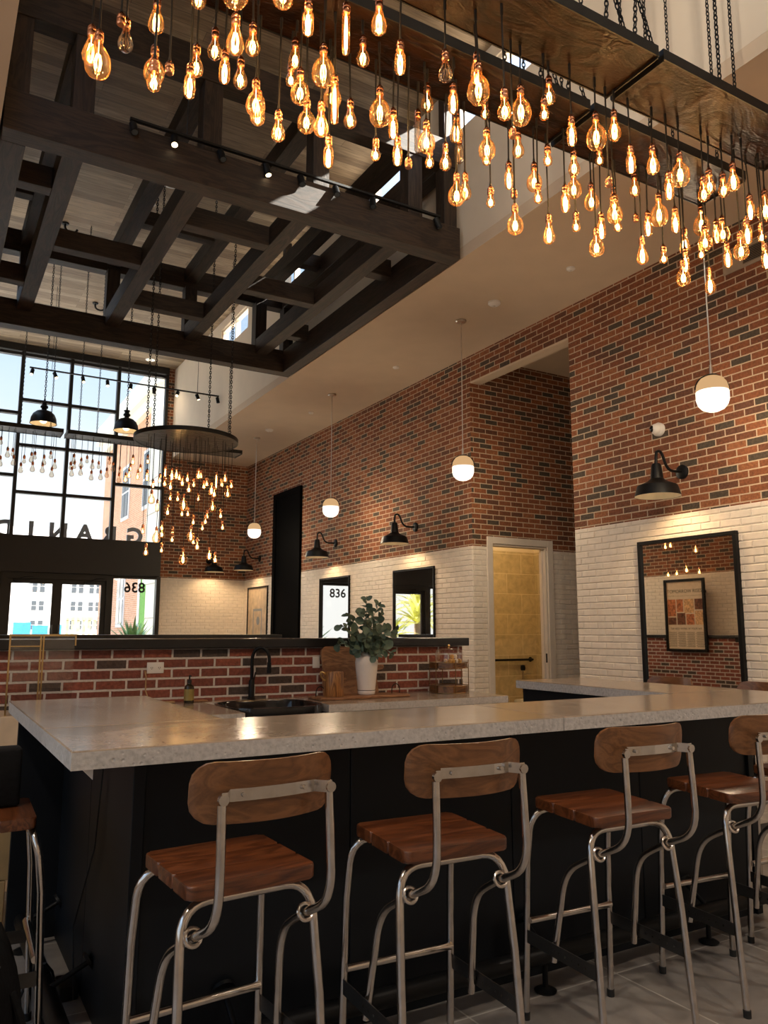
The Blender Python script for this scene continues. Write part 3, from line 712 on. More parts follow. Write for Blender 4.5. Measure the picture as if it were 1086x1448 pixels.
tag(MB().tube([(.545,3.46,.062),(.53,3.43,.11),(.50,3.40,.155),(.47,3.42,.15),(.445,3.46,.08),(.43,3.50,.01)], .005, 8).tube([(.600,3.36,.02),(.60,3.45,.25),(.617,3.2,.6),(.622,3.12,.98)], .003, 6).build('laptop_cable', M['rubber']), 'thin black power cord running down the left bar panel', 'cord')
tag(MB().box((.555,3.40,0),(.625,3.53,.055), .008, 2).build('power_adapter', M['rubber']), 'black power adapter brick on the floor by the left foot rail', 'adapter')
for z0, z1, dx, lab in ((0,.26,0,'brown cardboard box on the floor behind the left side stool'), (.262,.50,.02,'smaller cardboard box stacked on top behind the left side stool')):
    b = thing('cardboard_box', lab, 'box', (.12+dx,4.38,z0))
    MB().box((-.26,-.2,0),(.30,.2,z1-z0), .004, 1).build('carton', M['card'], b, smooth=False)
    MB().box((-.26,-.025,z1-z0),(.30,.025,z1-z0+.001)).build('packing_tape', M['beige'], b, smooth=False)
# brass framed glass screen by the far left end of the bar
t = thing('brass_screen', 'brass framed glass screen on a beige base beyond the bar left end', 'glass screen', (.46,5.08,0))
MB().box((-.05,-.16,0),(.19,.24,.925), .004, 1).build('base_cabinet', M['beige'], t, smooth=False)
mb = MB()
for x, y in ((-.024,-.12),(.138,-.12),(.155,-.10)): mb.box((x-.0045,y-.0045,.925),(x+.0045,y+.0045,1.372))
mb.box((-.03,-.126,1.365),(.145,-.114,1.377)); mb.box((.14,-.126,1.365),(.33,-.114,1.377)); mb.box((-.024,-.125,1.305),(.138,-.117,1.312))
mb.box((.322,-.126,1.31),(.33,-.118,1.37))
mb.build('brass_frame', M['brass'], t, smooth=False)
MB().box((-.02,-.122,.93),(.133,-.119,1.364)).box((.16,-.122,.93),(.322,-.119,1.364)).build('glass_panel', M['clearglass'], t, smooth=False)

# ------------------------------------------------------------------ back counter and what stands on it
bc = thing('back_countertop', 'lower concrete counter running along the brick half wall', 'countertop', (2.5,5.2,.858))
slab([(1.10,4.62),(1.72,4.62),(1.72,5.548),(1.10,5.548)], 'slab', bc, .858, .91, (2.5,5.2,.858))
slab([(2.40,4.86),(3.93,4.86),(3.93,5.548),(2.40,5.548)], 'slab', bc, .858, .91, (2.5,5.2,.858))
slab([(1.7202,5.42),(2.3998,5.42),(2.3998,5.548),(1.7202,5.548)], 'slab', bc, .858, .91, (2.5,5.2,.858))
cab = thing('back_cabinet', 'dark cabinet carrying the lower counter', 'cabinet', (2.5,5.2,0))
for x0, x1 in ((1.10,1.68),(2.44,3.15),(3.16,3.90)):
    MB().box((x0-2.5,-.22,0),(x1-2.5,.34,.078)).build('toe_kick', M['barpanel'], cab, smooth=False)
    c = MB().box((x0-2.5,-.28,.08),(x1-2.5,.34,.856)).build('carcass', M['barpanel'], cab, smooth=False)
    d = MB().box((x0-2.49,-.30,.10),(x1-2.51,-.282,.84), .003, 1).build('cabinet_door', M['barpanel'], cab, smooth=False)
    MB().tube([((x0+x1)/2-2.56,-.315,.76),((x0+x1)/2-2.44,-.315,.76)], .006).build('handle', M['steel'], d)
# sink
t = thing('sink', 'black glossy farm sink set into the lower counter', 'sink', (2.06,5.10,.70))
mb = MB(); nseg = 40
def ov(rx, ry, z, p=3.2):
    return [(rx*math.copysign(abs(math.cos(a))**(2/p), math.cos(a)), ry*math.copysign(abs(math.sin(a))**(2/p), math.sin(a)), z) for a in [2*PI*k/nseg for k in range(nseg)]]
R_ = [ov(.30,.29,0), ov(.332,.312,.02), ov(.336,.315,.205), ov(.334,.313,.213), ov(.318,.297,.213), ov(.312,.29,.20), ov(.295,.275,.035), ov(.05,.05,.025)]
VV = [[mb.bm.verts.new(p) for p in r] for r in R_]
for a, b in zip(VV, VV[1:]):
    for k in range(nseg): mb.bm.faces.new((a[k],a[(k+1)%nseg],b[(k+1)%nseg],b[k]))
mb.bm.faces.new(VV[0][::-1]); mb.bm.faces.new(VV[-1])
mb.build('basin', M['sinkblack'], t)
MB().lathe([(0,.026),(.04,.026),(.042,.030),(.03,.032),(0,.029)], (0,0,0), 20).build('drain', M['steel'], t)
t = thing('faucet', 'matte black gooseneck faucet behind the sink', 'faucet', (2.085,5.485,.91), math.radians(62))
MB().lathe([(0,0),(.030,0),(.030,.008),(.022,.014),(.021,.13),(.018,.135),(.015,.14),(0,.14)], (0,0,.001), 20).build('faucet_body', M['blackpaint'], t)
MB().tube([(0,0,.135),(0,0,.28)]+[(0,-.062+.062*math.cos(a),.28+.088*math.sin(a)) for a in [PI*k/12 for k in range(1,13)]]+[(0,-.124,.25)], .0125, 14).tube([(0,-.124,.262),(0,-.124,.185)], .0155, 14).build('spout', M['blackpaint'], t)
MB().tube([(.018,0,.085),(.055,0,.085)], .016, 14).tube([(.05,0,.085),(.062,-.02,.19)], .005, 10).build('lever', M['blackpaint'], t)
t = thing('soap_bottle', 'small dark amber pump bottle beside the wall outlet', 'soap bottle', (1.605,5.40,.91))
MB().lathe([(0,0),(.030,0),(.033,.004),(.033,.100),(.028,.118),(.013,.128),(.012,.138),(0,.138)], (0,0,0), 20).build('bottle_body', M['soap'], t)
MB().lathe([(.0336,.02),(.0336,.095)], (0,0,0), 20).build('label_band', M['soaplabel'], t)
MB().lathe([(0,.138),(.015,.138),(.015,.155),(.006,.158),(.005,.185),(0,.185)], (0,0,0), 14).tube([(0,0,.185),(0,-.035,.182)], .005, 8).build('pump', M['rubber'], t)
# outlets and cord
def outlet(x, z, w, h, label, socks):
    t = thing('wall_outlet', label, 'outlet', (x,5.55,z))
    MB().box((-w/2,-.008,-h/2),(w/2,0,h/2), .003, 2).build('cover_plate', M['white'], t)
    for sx in socks:
        s = MB().lathe([(0,.0),(.014,.0),(.014,.002),(0,.002)], (sx,-.0105,0), 16, 'y').build('socket', M['white'], t)
        MB().box((sx-.007,-.0116,-.004),(sx-.0045,-.0106,.006)).box((sx+.0045,-.0116,-.004),(sx+.007,-.0106,.006)).box((sx-.002,-.0116,-.010),(sx+.002,-.0106,-.006)).build('slot', M['rubber'], s, smooth=False)
outlet(1.407, 1.145, .115, .075, 'white double wall outlet on the brick near the soap bottle', (-.026,.026))
outlet(2.625, 1.16, .060, .085, 'white single cover plate on the brick beside the wooden board', ())
tag(MB().tube([(1.335,5.535,1.125),(1.333,5.49,1.09),(1.335,5.50,1.0),(1.35,5.48,.95),(1.40,5.46,.918),(1.46,5.45,.914)], .0045, 8).box((1.45,5.43,.911),(1.52,5.47,.925), .003, 1).build('extension_cord', M['cordtan']), 'tan electric cord hanging from the double outlet', 'cord')
tag(MB().box((1.62,5.46,.9105),(1.76,5.53,.921), .004, 2).build('coaster_tray', M['boardwood']), 'small flat wooden tray lying between soap bottle and faucet', 'tray')
# serving board lying flat, two wire handles
t = thing('serving_board', 'long flat wooden serving board with two wire handles', 'serving board', (2.83,5.22,.911), math.radians(1))
MB().box((-.37,-.115,0),(.37,.115,.020), .005, 2).build('board', M['boardwood'], t)
for x in (-.315,.325):
    MB().tube([(x-.035,.02,.02)]+[(x+.035*math.cos(a),.02,.045+.045*math.sin(a)) for a in [PI-PI*k/10 for k in range(11)]]+[(x+.035,.02,.02)], .0035, 8).build('handle', M['iron'], t)
# tall board leaning on the wall
t = thing('cutting_board', 'tall wooden cutting board leaning on the brick behind the white vase', 'cutting board', (2.87,5.455,.911))
MB().prism([(-.22,0),(.245,0),(.25,.02),(.245,.09),(.238,.16),(.215,.21),(.215,.30),(.205,.345),(.18,.365),(-.18,.375),(-.205,.365),(-.222,.345),(-.226,.30),(-.215,.22),(-.222,.10)], -.013, .013, 'y').prism([(.21,.175),(.30,.19),(.315,.205),(.31,.222),(.25,.225),(.21,.245)], -.013, .013, 'y').build('board', M['boardwood'], t, rot=(math.radians(-9),0,0), smooth=False)
t = thing('wooden_mug', 'striped wooden pitcher standing on the serving board left end', 'pitcher', (2.60,5.19,.932))
MB().lathe([(0,0),(.072,0),(.074,.004),(.068,.17),(.066,.174),(.061,.174),(.059,.165),(.062,.012),(0,.012)], (0,0,0), 28).build('mug_body', M['mugwood'], t)
MB().tube(arc((-.067,0,.155),(-.125,-.01,.20),(-.105,-.005,.14),8)+[(-.085,0,.12),(-.068,0,.115)], .007, 8).build('handle', M['brass'], t)
t = thing('vase', 'tall white ceramic vase on the serving board', 'vase', (2.885,5.22,.932))
MB().lathe([(0,0),(.058,0),(.064,.006),(.067,.03),(.0655,.034),(.066,.038),(.072,.10),(.083,.20),(.086,.235),(.081,.272),(.062,.302),(.050,.312),(.048,.318),(.043,.316),(.046,.306),(.07,.25),(.06,.06),(0,.03)], (0,0,0), 36).build('vase_body', M['ceramic'], t)
MB().lathe([(.0668,.030),(.0672,.0325),(.0668,.035)], (0,0,0), 36).build('glaze_line', M['ink'], t)
# eucalyptus
rnd = random.Random(11)
eu = thing('eucalyptus_bunch', 'grey green eucalyptus branches standing in the white vase', 'plant', (2.885,5.22,1.235))
def leaf(mb, c, d, up, ln, wd):
    d = d.normalized(); s = d.cross(up).normalized(); u = s.cross(d).normalized(); bm = mb.bm
    rows = [(0,.0),(.12,.55),(.35,.95),(.58,1.0),(.80,.78),(.95,.38),(1.0,.05)]; V = []
    for tt, ww in rows:
        p = c+d*ln*tt; cup = .10*ln*(tt-.5)**2*2
        V.append([bm.verts.new(p-s*wd*ww*.5+u*(.012*ww+cup)), bm.verts.new(p+u*cup), bm.verts.new(p+s*wd*ww*.5+u*(.012*ww+cup))])
    for a, b in zip(V, V[1:]):
        for k in (0,1): bm.faces.new((a[k],a[k+1],b[k+1],b[k]))
tips = [(-.22,-.03,.19),(-.14,.03,.27),(-.05,-.04,.30),(.02,.04,.39),(.07,-.05,.35),(.14,.03,.28),(.23,-.02,.17),(.20,.05,.06),(-.20,.05,.06),(.08,-.12,.16),(-.07,-.13,.13),(.0,-.09,.22),(.15,-.09,.0),(-.10,-.08,.02),(.02,-.10,-.02)]
for i, tp in enumerate(tips):
    tp = Vector(tp); st = Vector((tp.x*.06,tp.y*.06,-.05)); md = Vector((tp.x*.35,tp.y*.35,max(tp.z*.75,.09)))
    P = arc(st, md, tp, 9)
    s = MB().tube(P, .002, 6, radii=[.0026-.0015*k/9 for k in range(10)]).build('stem', M['stem'], eu)
    lm = MB(); lm.mi = 0
    for k in range(2, 10):
        tg = (P[min(k+1,9)]-P[k-1]).normalized()
        for sd in ((0, 1) if k % 2 else (k//2 % 2,)):
            a = k*1.9+sd*PI+rnd.uniform(-.4,.4)
            pr = tg.orthogonal().normalized(); pr = Matrix.Rotation(a, 3, tg) @ pr
            d = (pr*.8+tg*.45+Vector((0,0,rnd.uniform(-.35,.2)))).normalized()
            sz = rnd.uniform(.060,.088)*(1.0 if k < 8 else .75)
            leaf(lm, P[k]+pr*.004, d, Vector((rnd.uniform(-.3,.3),-.9,rnd.uniform(.1,.8))), sz, sz*rnd.uniform(.66,.92))
    leaf(lm, P[9], tg, Vector((.1,-1,.3)), .035, .022)
    lm.build('leaves', M['leaf'], s, angle=180)
# two tier stand with glass cloche and pastries
t = thing('cake_stand', 'two tier wire and wood cake stand at the counter right end', 'cake stand', (3.70,5.32,.911))
hexp = lambda r, n=8: [(r*math.cos(2*PI*k/n+.39), r*math.sin(2*PI*k/n+.39)) for k in range(n)]
MB().prism(hexp(.155), .006, .055).build('lower_tray', M['standwood'], t, smooth=False)
MB().prism(hexp(.152), .196, .2335).build('upper_tray', M['standwood'], t, smooth=False)
for k in range(6):
    a = 2*PI*k/6+.26
    MB().tube([(.158*math.cos(a),.158*math.sin(a),.0),(.158*math.cos(a),.158*math.sin(a),.262)], .0035, 8).build('post', M['stand_wire'], t)
for z in (.004,.058,.195,.2365): MB().torus((0,0,z), .158, .0028, None, 32, 6).build('wire_rim', M['stand_wire'], t)
t = thing('glass_cloche', 'glass dome with a brass knob covering pastries on the stand', 'cloche', (3.70,5.32,1.146))
MB().lathe([(.110,0),(.111,.075),(.102,.100),(.08,.112),(0,.115)], (0,0,0), 32).build('dome', M['clearglass'], t)
MB().lathe([(0,.115),(.008,.115),(.006,.122),(.013,.132),(.009,.143),(0,.146)], (0,0,0), 14).build('knob', M['brass'], t)
PS = [(-.065,-.05,0,'o','golden pastry at the left under the glass dome'),(-.03,-.06,0,'o','golden pastry second from left under the glass dome'),(.0,-.06,0,'o','browned pastry in the middle front under the glass dome'),(.035,-.055,0,'w','pale iced pastry on the lower layer under the glass dome'),(.075,-.045,0,'o','golden pastry at the right under the glass dome'),(.0,-.045,.034,'o','golden pastry on the top layer under the glass dome'),(.035,-.04,.034,'w','pale iced pastry on the top layer under the glass dome')]
for x, y, z, k, lab in PS:
    mb = MB().lathe([(0,0),(.013,0),(.016,.010),(.017,.018),(.012,.029),(0,.033)], (0,0,0), 14)
    tag(place('pastry', mb.mesh('pastry', M['pastry_o' if k == 'o' else 'pastry_w']), None, (3.70+x,5.32+y,1.146+z)), lab, 'pastry', 'pastries under the glass dome')
NEAR=[('E',0.384,2.872,3.677,1),('G',0.399,2.784,3.598,1),('S',0.464,2.736,3.661,1),('U',0.508,2.874,3.762,1),('E',0.621,2.879,3.913,1),('g',0.612,2.834,3.66,1),('a',0.505,2.334,3.213,0),('S',0.632,2.671,3.484,1),('A',0.787,2.877,3.767,1),('T',0.75,2.824,3.629,1),('A',0.861,2.877,3.873,1),('T',0.889,2.824,3.746,1),('A',0.975,2.879,3.786,1),('E',0.803,2.44,3.588,0),('A',0.945,2.657,3.773,1),('g',1.002,2.76,3.617,1),('E',1.052,2.87,3.66,1),('A',1.13,2.831,3.569,1),('A',1.194,2.817,3.922,1),('a',1.202,2.879,3.852,1),('g',1.187,2.742,3.726,1),('T',1.082,2.437,3.766,0),('G',1.251,2.655,3.805,1),('g',1.4,2.872,3.866,1),('L',1.321,2.688,3.71,1),('g',1.269,2.856,3.691,1),('E',1.295,2.762,3.628,1),('L',1.245,2.442,3.828,0),('A',1.441,2.665,3.927,1),('E',1.381,2.422,3.897,0),('A',1.491,2.874,3.782,1),('T',1.368,2.839,3.538,1),('a',1.606,2.844,3.611,1),('G',1.568,2.74,3.789,1),('A',0.739,2.709,3.929,1),('G',0.764,2.339,3.714,0),('g',0.984,2.448,3.86,0),('T',1.493,2.445,3.77,0),('U',1.679,2.394,3.767,0),('A',1.839,2.772,3.925,1),('T',1.904,2.656,3.877,1),('T',1.875,2.442,3.87,0),('G',1.832,2.374,3.762,0),('a',2.135,2.719,3.929,1),('A',1.905,2.297,3.617,0),('T',1.684,2.82,3.772,1),('T',1.731,2.86,3.675,1),('S',1.724,2.754,3.5,1),('M',1.853,2.875,3.86,1),('g',1.813,2.741,3.713,1),('a',1.918,2.874,3.692,1),('A',2.013,2.878,3.744,1),('E',2.03,2.809,3.874,1),('V',2.091,2.873,3.809,1),('g',2.118,2.688,3.748,1),('a',2.232,2.839,3.788,1),('g',1.999,2.77,3.523,1),('A',2.129,2.879,3.625,1),('a',2.284,2.878,3.598,1),('G',2.117,2.442,3.807,0),('A',2.294,2.449,3.925,0),('a',2.238,2.424,3.782,0),('S',2.062,2.437,3.579,0),('A',2.346,2.733,3.838,1),('g',2.553,2.855,3.804,1),('a',2.519,2.793,3.647,1),('a',2.471,2.662,3.764,1),('T',2.402,2.875,3.77,1),('S',2.397,2.833,3.595,1),('g',2.381,2.811,3.5,1),('E',2.655,2.868,3.549,1),('T',2.396,2.419,3.745,0),('A',2.7,2.718,3.847,1),('g',2.787,2.813,3.813,1),('T',2.699,2.788,3.686,1),('G',2.562,2.428,3.828,0),('a',2.878,2.712,3.926,1),('E',2.7,2.442,3.899,0),('T',2.809,2.446,3.753,0),('S',2.646,2.442,3.529,0),('a',2.851,2.871,3.62,1),('g',2.981,2.88,3.834,1),('T',3.0,2.835,3.64,1),('g',2.929,2.807,3.522,1),('g',2.953,2.694,3.663,1),('T',3.156,2.88,3.87,1),('a',3.137,2.845,3.686,1),('E',2.956,2.438,3.802,0),('A',3.22,2.787,3.921,1),('S',3.312,2.871,3.742,1),('G',3.286,2.687,3.766,1),('T',3.359,2.827,3.749,1),('E',3.291,2.818,3.573,1),('a',3.521,2.864,3.604,1),('T',3.067,2.439,3.689,0),('G',3.145,2.429,3.82,0),('T',3.38,2.659,3.698,1),('E',3.719,2.87,3.768,1),('T',3.665,2.831,3.61,1),('g',3.602,2.802,3.511,1),('A',3.298,2.412,3.726,0),('A',3.396,2.447,3.816,0),('G',3.82,2.823,3.919,1),('g',3.713,2.727,3.721,1),('a',3.876,2.879,3.726,1),('A',3.515,2.45,3.833,0),('E',3.504,2.382,3.851,0),('T',3.894,2.78,3.826,1),('g',3.847,2.705,3.799,1),('T',3.805,2.655,3.6,1),('g',3.629,2.45,3.525,0),('T',3.576,2.372,3.555,0),('T',3.733,2.449,3.771,0),('G',3.861,2.442,3.835,0),('a',3.804,2.439,3.617,0),('T',3.774,2.407,3.481,0),('E',3.894,2.845,3.547,1)]
DISC=[('a',2.237,8.993,3.192),('L',2.254,8.832,3.282),('a',2.236,8.767,3.118),('E',2.361,8.947,3.277),('E',2.548,9.446,3.394),('a',2.329,8.511,3.152),('A',2.408,9.17,3.181),('A',2.584,9.302,3.266),('A',2.663,9.365,3.332),('A',2.598,9.059,3.15),('a',2.579,8.8,3.145),('A',2.583,8.644,3.244),('a',2.658,8.802,3.255),('a',2.711,8.845,3.144),('a',2.695,8.687,3.148),('a',2.506,9.528,3.086),('G',2.459,8.761,2.94),('A',2.362,9.067,2.862),('a',2.628,9.42,2.888),('a',2.631,9.179,2.858),('E',2.902,9.151,3.187),('A',2.834,8.833,3.083),('L',2.919,9.034,3.3),('a',2.97,8.974,3.212),('A',2.968,8.861,3.279),('a',3.02,8.778,3.17),('g',3.053,9.001,3.139),('g',2.739,8.579,2.893),('a',2.819,9.028,2.822),('a',2.777,8.95,2.748),('a',2.89,8.74,2.799),('a',2.861,9.331,2.717),('a',2.931,8.782,2.67),('a',2.257,8.887,2.63),('g',2.405,9.455,2.657),('G',2.254,9.105,2.59),('a',2.472,9.233,2.627),('a',2.343,8.755,2.489),('G',2.594,8.894,2.604),('a',2.695,9.129,2.522),('A',2.621,8.719,2.442),('G',2.439,8.627,2.309),('E',2.938,9.266,2.408),('A',2.991,9.198,2.346),('A',2.106,8.949,2.372),('a',2.141,9.293,2.628),('g',2.103,8.788,2.959),('T',2.313,9.361,2.952),('a',2.299,9.023,2.392),('a',2.055,8.84,3.202),('a',2.277,9.474,3.21),('a',2.443,8.96,2.992),('a',2.81,9.369,3.081),('a',2.563,8.711,2.697)]
FAR=[(0.705,11.185,3.912),(0.7,10.985,3.614),(0.779,11.005,3.743),(0.847,11.105,3.756),(0.853,10.985,3.641),(0.962,11.195,3.593),(0.982,11.035,3.664),(1.069,11.055,3.719),(1.123,11.185,3.761),(1.083,10.985,3.583),(1.213,11.085,3.598),(1.215,10.985,3.685),(1.31,11.135,3.779),(1.326,11.045,3.545),(1.373,11.185,3.686),(1.58,11.225,3.678),(1.579,11.085,3.589),(1.583,10.985,3.742),(1.619,11.155,3.68),(1.676,10.985,3.699),(1.707,11.185,3.63),(1.783,11.195,3.782),(1.82,11.015,3.547),(1.849,11.155,3.727),(1.933,11.165,3.715),(1.951,11.075,3.575),(2.022,11.035,3.608),(2.062,11.105,3.778),(2.124,11.165,3.725),(2.202,11.115,3.569),(2.228,11.215,3.677),(2.271,11.015,3.564),(2.329,11.085,3.643),(2.364,11.185,3.731),(2.443,11.065,3.629),(2.511,11.225,3.742),(2.596,11.165,3.638),(2.577,11.085,3.871),(2.358,11.015,3.822)]
# ------------------------------------------------------------------ bulbs
ORD = ['first','second','third','fourth','fifth','sixth','seventh','eighth','ninth','tenth','eleventh','twelfth','thirteenth','fourteenth','fifteenth','sixteenth','seventeenth','eighteenth','nineteenth','twentieth','twenty-first','twenty-second','twenty-third','twenty-fourth','twenty-fifth','twenty-sixth','twenty-seventh','twenty-eighth','twenty-ninth','thirtieth']
PROF = {  # glass outlines below the socket, (radius, depth)
 'G': [(.014,-.048),(.015,-.062),(.020,-.076),(.033,-.092),(.0435,-.115),(.0475,-.145),(.044,-.168),(.034,-.184),(.018,-.193),(0,-.195)],
 'g': [(.013,-.046),(.0135,-.058),(.018,-.070),(.029,-.084),(.037,-.102),(.040,-.124),(.037,-.144),(.027,-.157),(.012,-.164),(0,-.165)],
 'A': [(.013,-.046),(.014,-.060),(.018,-.078),(.026,-.096),(.030,-.115),(.0275,-.131),(.018,-.142),(0,-.145)],
 'a': [(.012,-.044),(.0125,-.055),(.016,-.068),(.021,-.081),(.0225,-.094),(.019,-.107),(.010,-.114),(0,-.115)],
 'T': [(.013,-.046),(.014,-.056),(.020,-.066),(.0225,-.080),(.0225,-.132),(.019,-.146),(.010,-.154),(0,-.155)],
 'E': [(.013,-.046),(.014,-.060),(.019,-.082),(.027,-.108),(.032,-.130),(.029,-.149),(.018,-.162),(0,-.165)],
 'L': [(.013,-.046),(.015,-.056),(.016,-.066),(.016,-.212),(.012,-.225),(0,-.230)] }
PROF['U'] = PROF['A']; PROF['V'] = PROF['T']; PROF['M'] = PROF['L']
FIL = {'G': (.013,-.105,-.165), 'g': (.012,-.098,-.142), 'A': (.012,-.090,-.130), 'a': (.010,-.076,-.104), 'T': (.010,-.072,-.138), 'E': (.012,-.085,-.148), 'L': (.006,-.065,-.205)}
FIL['U'] = FIL['A']; FIL['V'] = FIL['T']; FIL['M'] = FIL['L']
LEN = {k: -p[-1][1] for k, p in PROF.items()}; LEN['S'] = .06
def socket_mb(mb, s=1.0, seg=14):
    return mb.lathe([(0,.002),(.005,.002),(.007,-.004),(.013,-.010),(.0155,-.016),(.0165,-.026),(.0150,-.029),(.0165,-.032),(.0165,-.048),(.013,-.053),(0,-.053)], (0,0,0), seg)
def filament_mb(mb, k, n=7, r=.0021):
    R, z0, z1 = FIL[k]
    for i in range(n):
        a = 2*PI*i/n; b = a+.35
        mb.tube([(R*.55*math.cos(a),R*.55*math.sin(a),z0),(R*math.cos(b),R*math.sin(b),(z0+z1)/2),(R*.75*math.cos(a+.6),R*.75*math.sin(a+.6),z1)], r, 5)
    mb.tube([(0,0,-.05),(0,0,z0)], .0012, 5)
    return mb
ME = {}
ME['socket'] = socket_mb(MB()).mesh('socket', M['copper'])
for k in PROF:
    off_ = k in 'UVM'
    ME[k] = MB().lathe(PROF[k], (0,0,0), 20).mesh('bulb_glass', M['amber_off'] if off_ else M['amber'], angle=180)
    ME['f'+k] = filament_mb(MB(), k, 6, .0007 if off_ else .0016).mesh('filament', M['fil_off'] if off_ else M['filament'])
KNAME = {'G': 'large globe bulb', 'g': 'round globe bulb', 'A': 'pear shaped bulb', 'a': 'small pear bulb', 'T': 'capsule shaped bulb', 'E': 'teardrop bulb', 'L': 'long tube bulb', 'S': 'empty copper socket', 'U': 'unlit clear pear bulb', 'V': 'unlit capsule bulb', 'M': 'unlit long tube bulb'}
ROWN = ('tray nearest the camera', 'tray behind the nearest one')
LIGHTPOS = []
from collections import Counter
def view_order(x, y): return math.atan2(x, y)
for row in (0, 1):
    for k in KNAME:
        L_ = sorted([b for b in NEAR if b[4] == row and b[0] == k], key=lambda b: view_order(b[1], b[2]))
        for i, (kk, x, y, z, _) in enumerate(L_):
            if len(L_) == 1: lab = 'the only %s under the wooden %s' % (KNAME[k], ROWN[row])
            else: lab = '%s, %s from left of its shape under the %s' % (KNAME[k], ORD[i], ROWN[row])
            t = thing('pendant_bulb', lab, 'pendant bulb', (x,y,z), rnd.uniform(0, 6), 'bare pendant bulbs over the bar')
            h = 4.0-z
            dx, dy = rnd.uniform(-.006,.006), rnd.uniform(-.006,.006)
            MB().tube([(0,0,0),(dx*.3,dy*.3,h*.35),(dx,dy,h*.75),(dx*1.1,dy*1.1,h-.002)], .0042, 6).tube([(dx,dy,h-.055),(dx*1.1,dy*1.1,h-.001)], .0065, 8).tube([(0,0,0),(0,0,.022)], .0055, 8, radii=[.0065,.0035]).build('cord', M['rubber'], t)
            place('socket', ME['socket'], t)
            if k != 'S':
                g = place('bulb_glass', ME[k], t); place('filament', ME['f'+k], g)
                if k in 'GgET' : LIGHTPOS.append((x,y,z+FIL[k][1]*.5+FIL[k][2]*.5))
# wooden trays carrying them
def tray(x0, x1, y0, y1, z, label, hooks):
    t = thing('pendant_tray', label, 'light fixture', ((x0+x1)/2,(y0+y1)/2,z), 0, 'plywood light trays')
    o = Vector(((x0+x1)/2,(y0+y1)/2,z)); hx, hy = (x1-x0)/2, (y1-y0)/2
    MB().box((-hx+.006,-hy+.006,.003),(hx-.006,hy-.006,.021)).build('plywood_panel', M['traywood'], t, smooth=False)
    f = MB()
    for lo, hi in (((-hx,-hy,-.002),(hx,-hy+.006,.052)), ((-hx,hy-.006,-.002),(hx,hy,.052)), ((-hx,-hy+.006,-.012),(-hx+.006,hy-.006,.052)), ((hx-.006,-hy+.006,-.012),(hx,hy-.006,.052))): f.box(lo, hi)
    f.build('steel_frame', M['iron'], t, smooth=False)
    for x, yy, v in hooks:
        c = MB(); p = Vector((x,yy,z+.30 if v else z+.05))-o
        chain(c, p, (p.x,p.y,ZC-z))
        if v:
            chain(c, p, (p.x-.02,p.y,.05)); chain(c, p, (p.x+.10,p.y,.05))
        c.build('chain', M['iron'], t)
for y0, y1, w in ((2.17,2.50,'nearest the camera'),(2.60,2.93,'one row behind the nearest')):
    tray(.28, 2.712, y0, y1, 4.0, 'long plywood light tray over the bar, left length, '+w, [(2.18,y0+.02,0),(2.42,y0+.02,1),(2.60,y0+.02,1),(2.55,y1-.02,1),(.45,y0+.02,0),(.45,y1-.02,0)])
    tray(2.745, 3.945, y0, y1, 4.0, 'short plywood light tray over the bar, right length, '+w, [(3.17,y0+.02,0),(3.72,y0+.02,0),(2.82,y1-.02,0),(3.72,y1-.02,1)])
tray(-2.0+1.0, 1.43, 10.94, 11.27, 4.0, 'plywood light tray before the tall window, left length', [(.9,10.96,0),(1.3,11.25,0)])
tray(1.48, 3.92, 10.94, 11.27, 4.0, 'plywood light tray before the tall window, right length behind the round fixture', [(1.62,10.96,0),(1.9,11.25,0),(3.7,10.96,0)])
# round fixture
t = thing('round_chandelier', 'round black disc fixture dripping with bulbs, hung on chains', 'chandelier', (2.53,9.0,3.60))
MB().lathe([(0,.004),(.585,.004),(.585,.02),(0,.02)], (0,0,0), 64).build('disc_panel', M['traywood'], t)
MB().lathe([(.583,-.002),(.600,-.002),(.602,.045),(.592,.05),(.583,.045),(.583,-.002)], (0,0,0), 64).build('rim', M['iron'], t)
for a in (-.35,.75,2.2,3.35):
    c = MB(); chain(c, (.50*math.cos(a),.50*math.sin(a),.03), (.50*math.cos(a),.50*math.sin(a),3.4), .04, .005); c.build('chain', M['iron'], t)
def simple_bulb(k, lit, h, name):
    """cord, socket, glass and filament in one small mesh"""
    mb = MB(); mb.mi = 0; mb.tube([(0,0,0),(0,0,h)], .0032, 5); mb.mi = 1; socket_mb(mb, 1, 8)
    mb.mi = 2; mb.lathe(PROF[k], (0,0,0), 12); mb.mi = 3
    filament_mb(mb, k, 4, .0026 if lit else .0007)
    return mb.mesh(name, [M['rubber'], M['copper'], M['amber'] if lit else M['amber_off'], M['filament'] if lit else M['fil_off']], angle=80)
for k in KNAME:
    L_ = sorted([b for b in DISC if b[0] == k], key=lambda b: view_order(b[1], b[2]))
    for i, (kk, x, y, z) in enumerate(L_):
        o = place('pendant_bulb', simple_bulb(k, True, 3.604-z, 'pendant_bulb'), None, (x,y,z))
        lab = 'the only %s under the round black fixture' % KNAME[k] if len(L_) == 1 else '%s, %s from left of its shape under the round fixture' % (KNAME[k], ORD[i])
        tag(o, lab, 'pendant bulb', 'bulbs of the round fixture')
        if k in 'GE': LIGHTPOS.append((x,y,z-.12)); LIGHTPOS.append((x,y,z-.125))
L_ = sorted(FAR, key=lambda b: view_order(b[0], b[1])); nl = [0, 0]
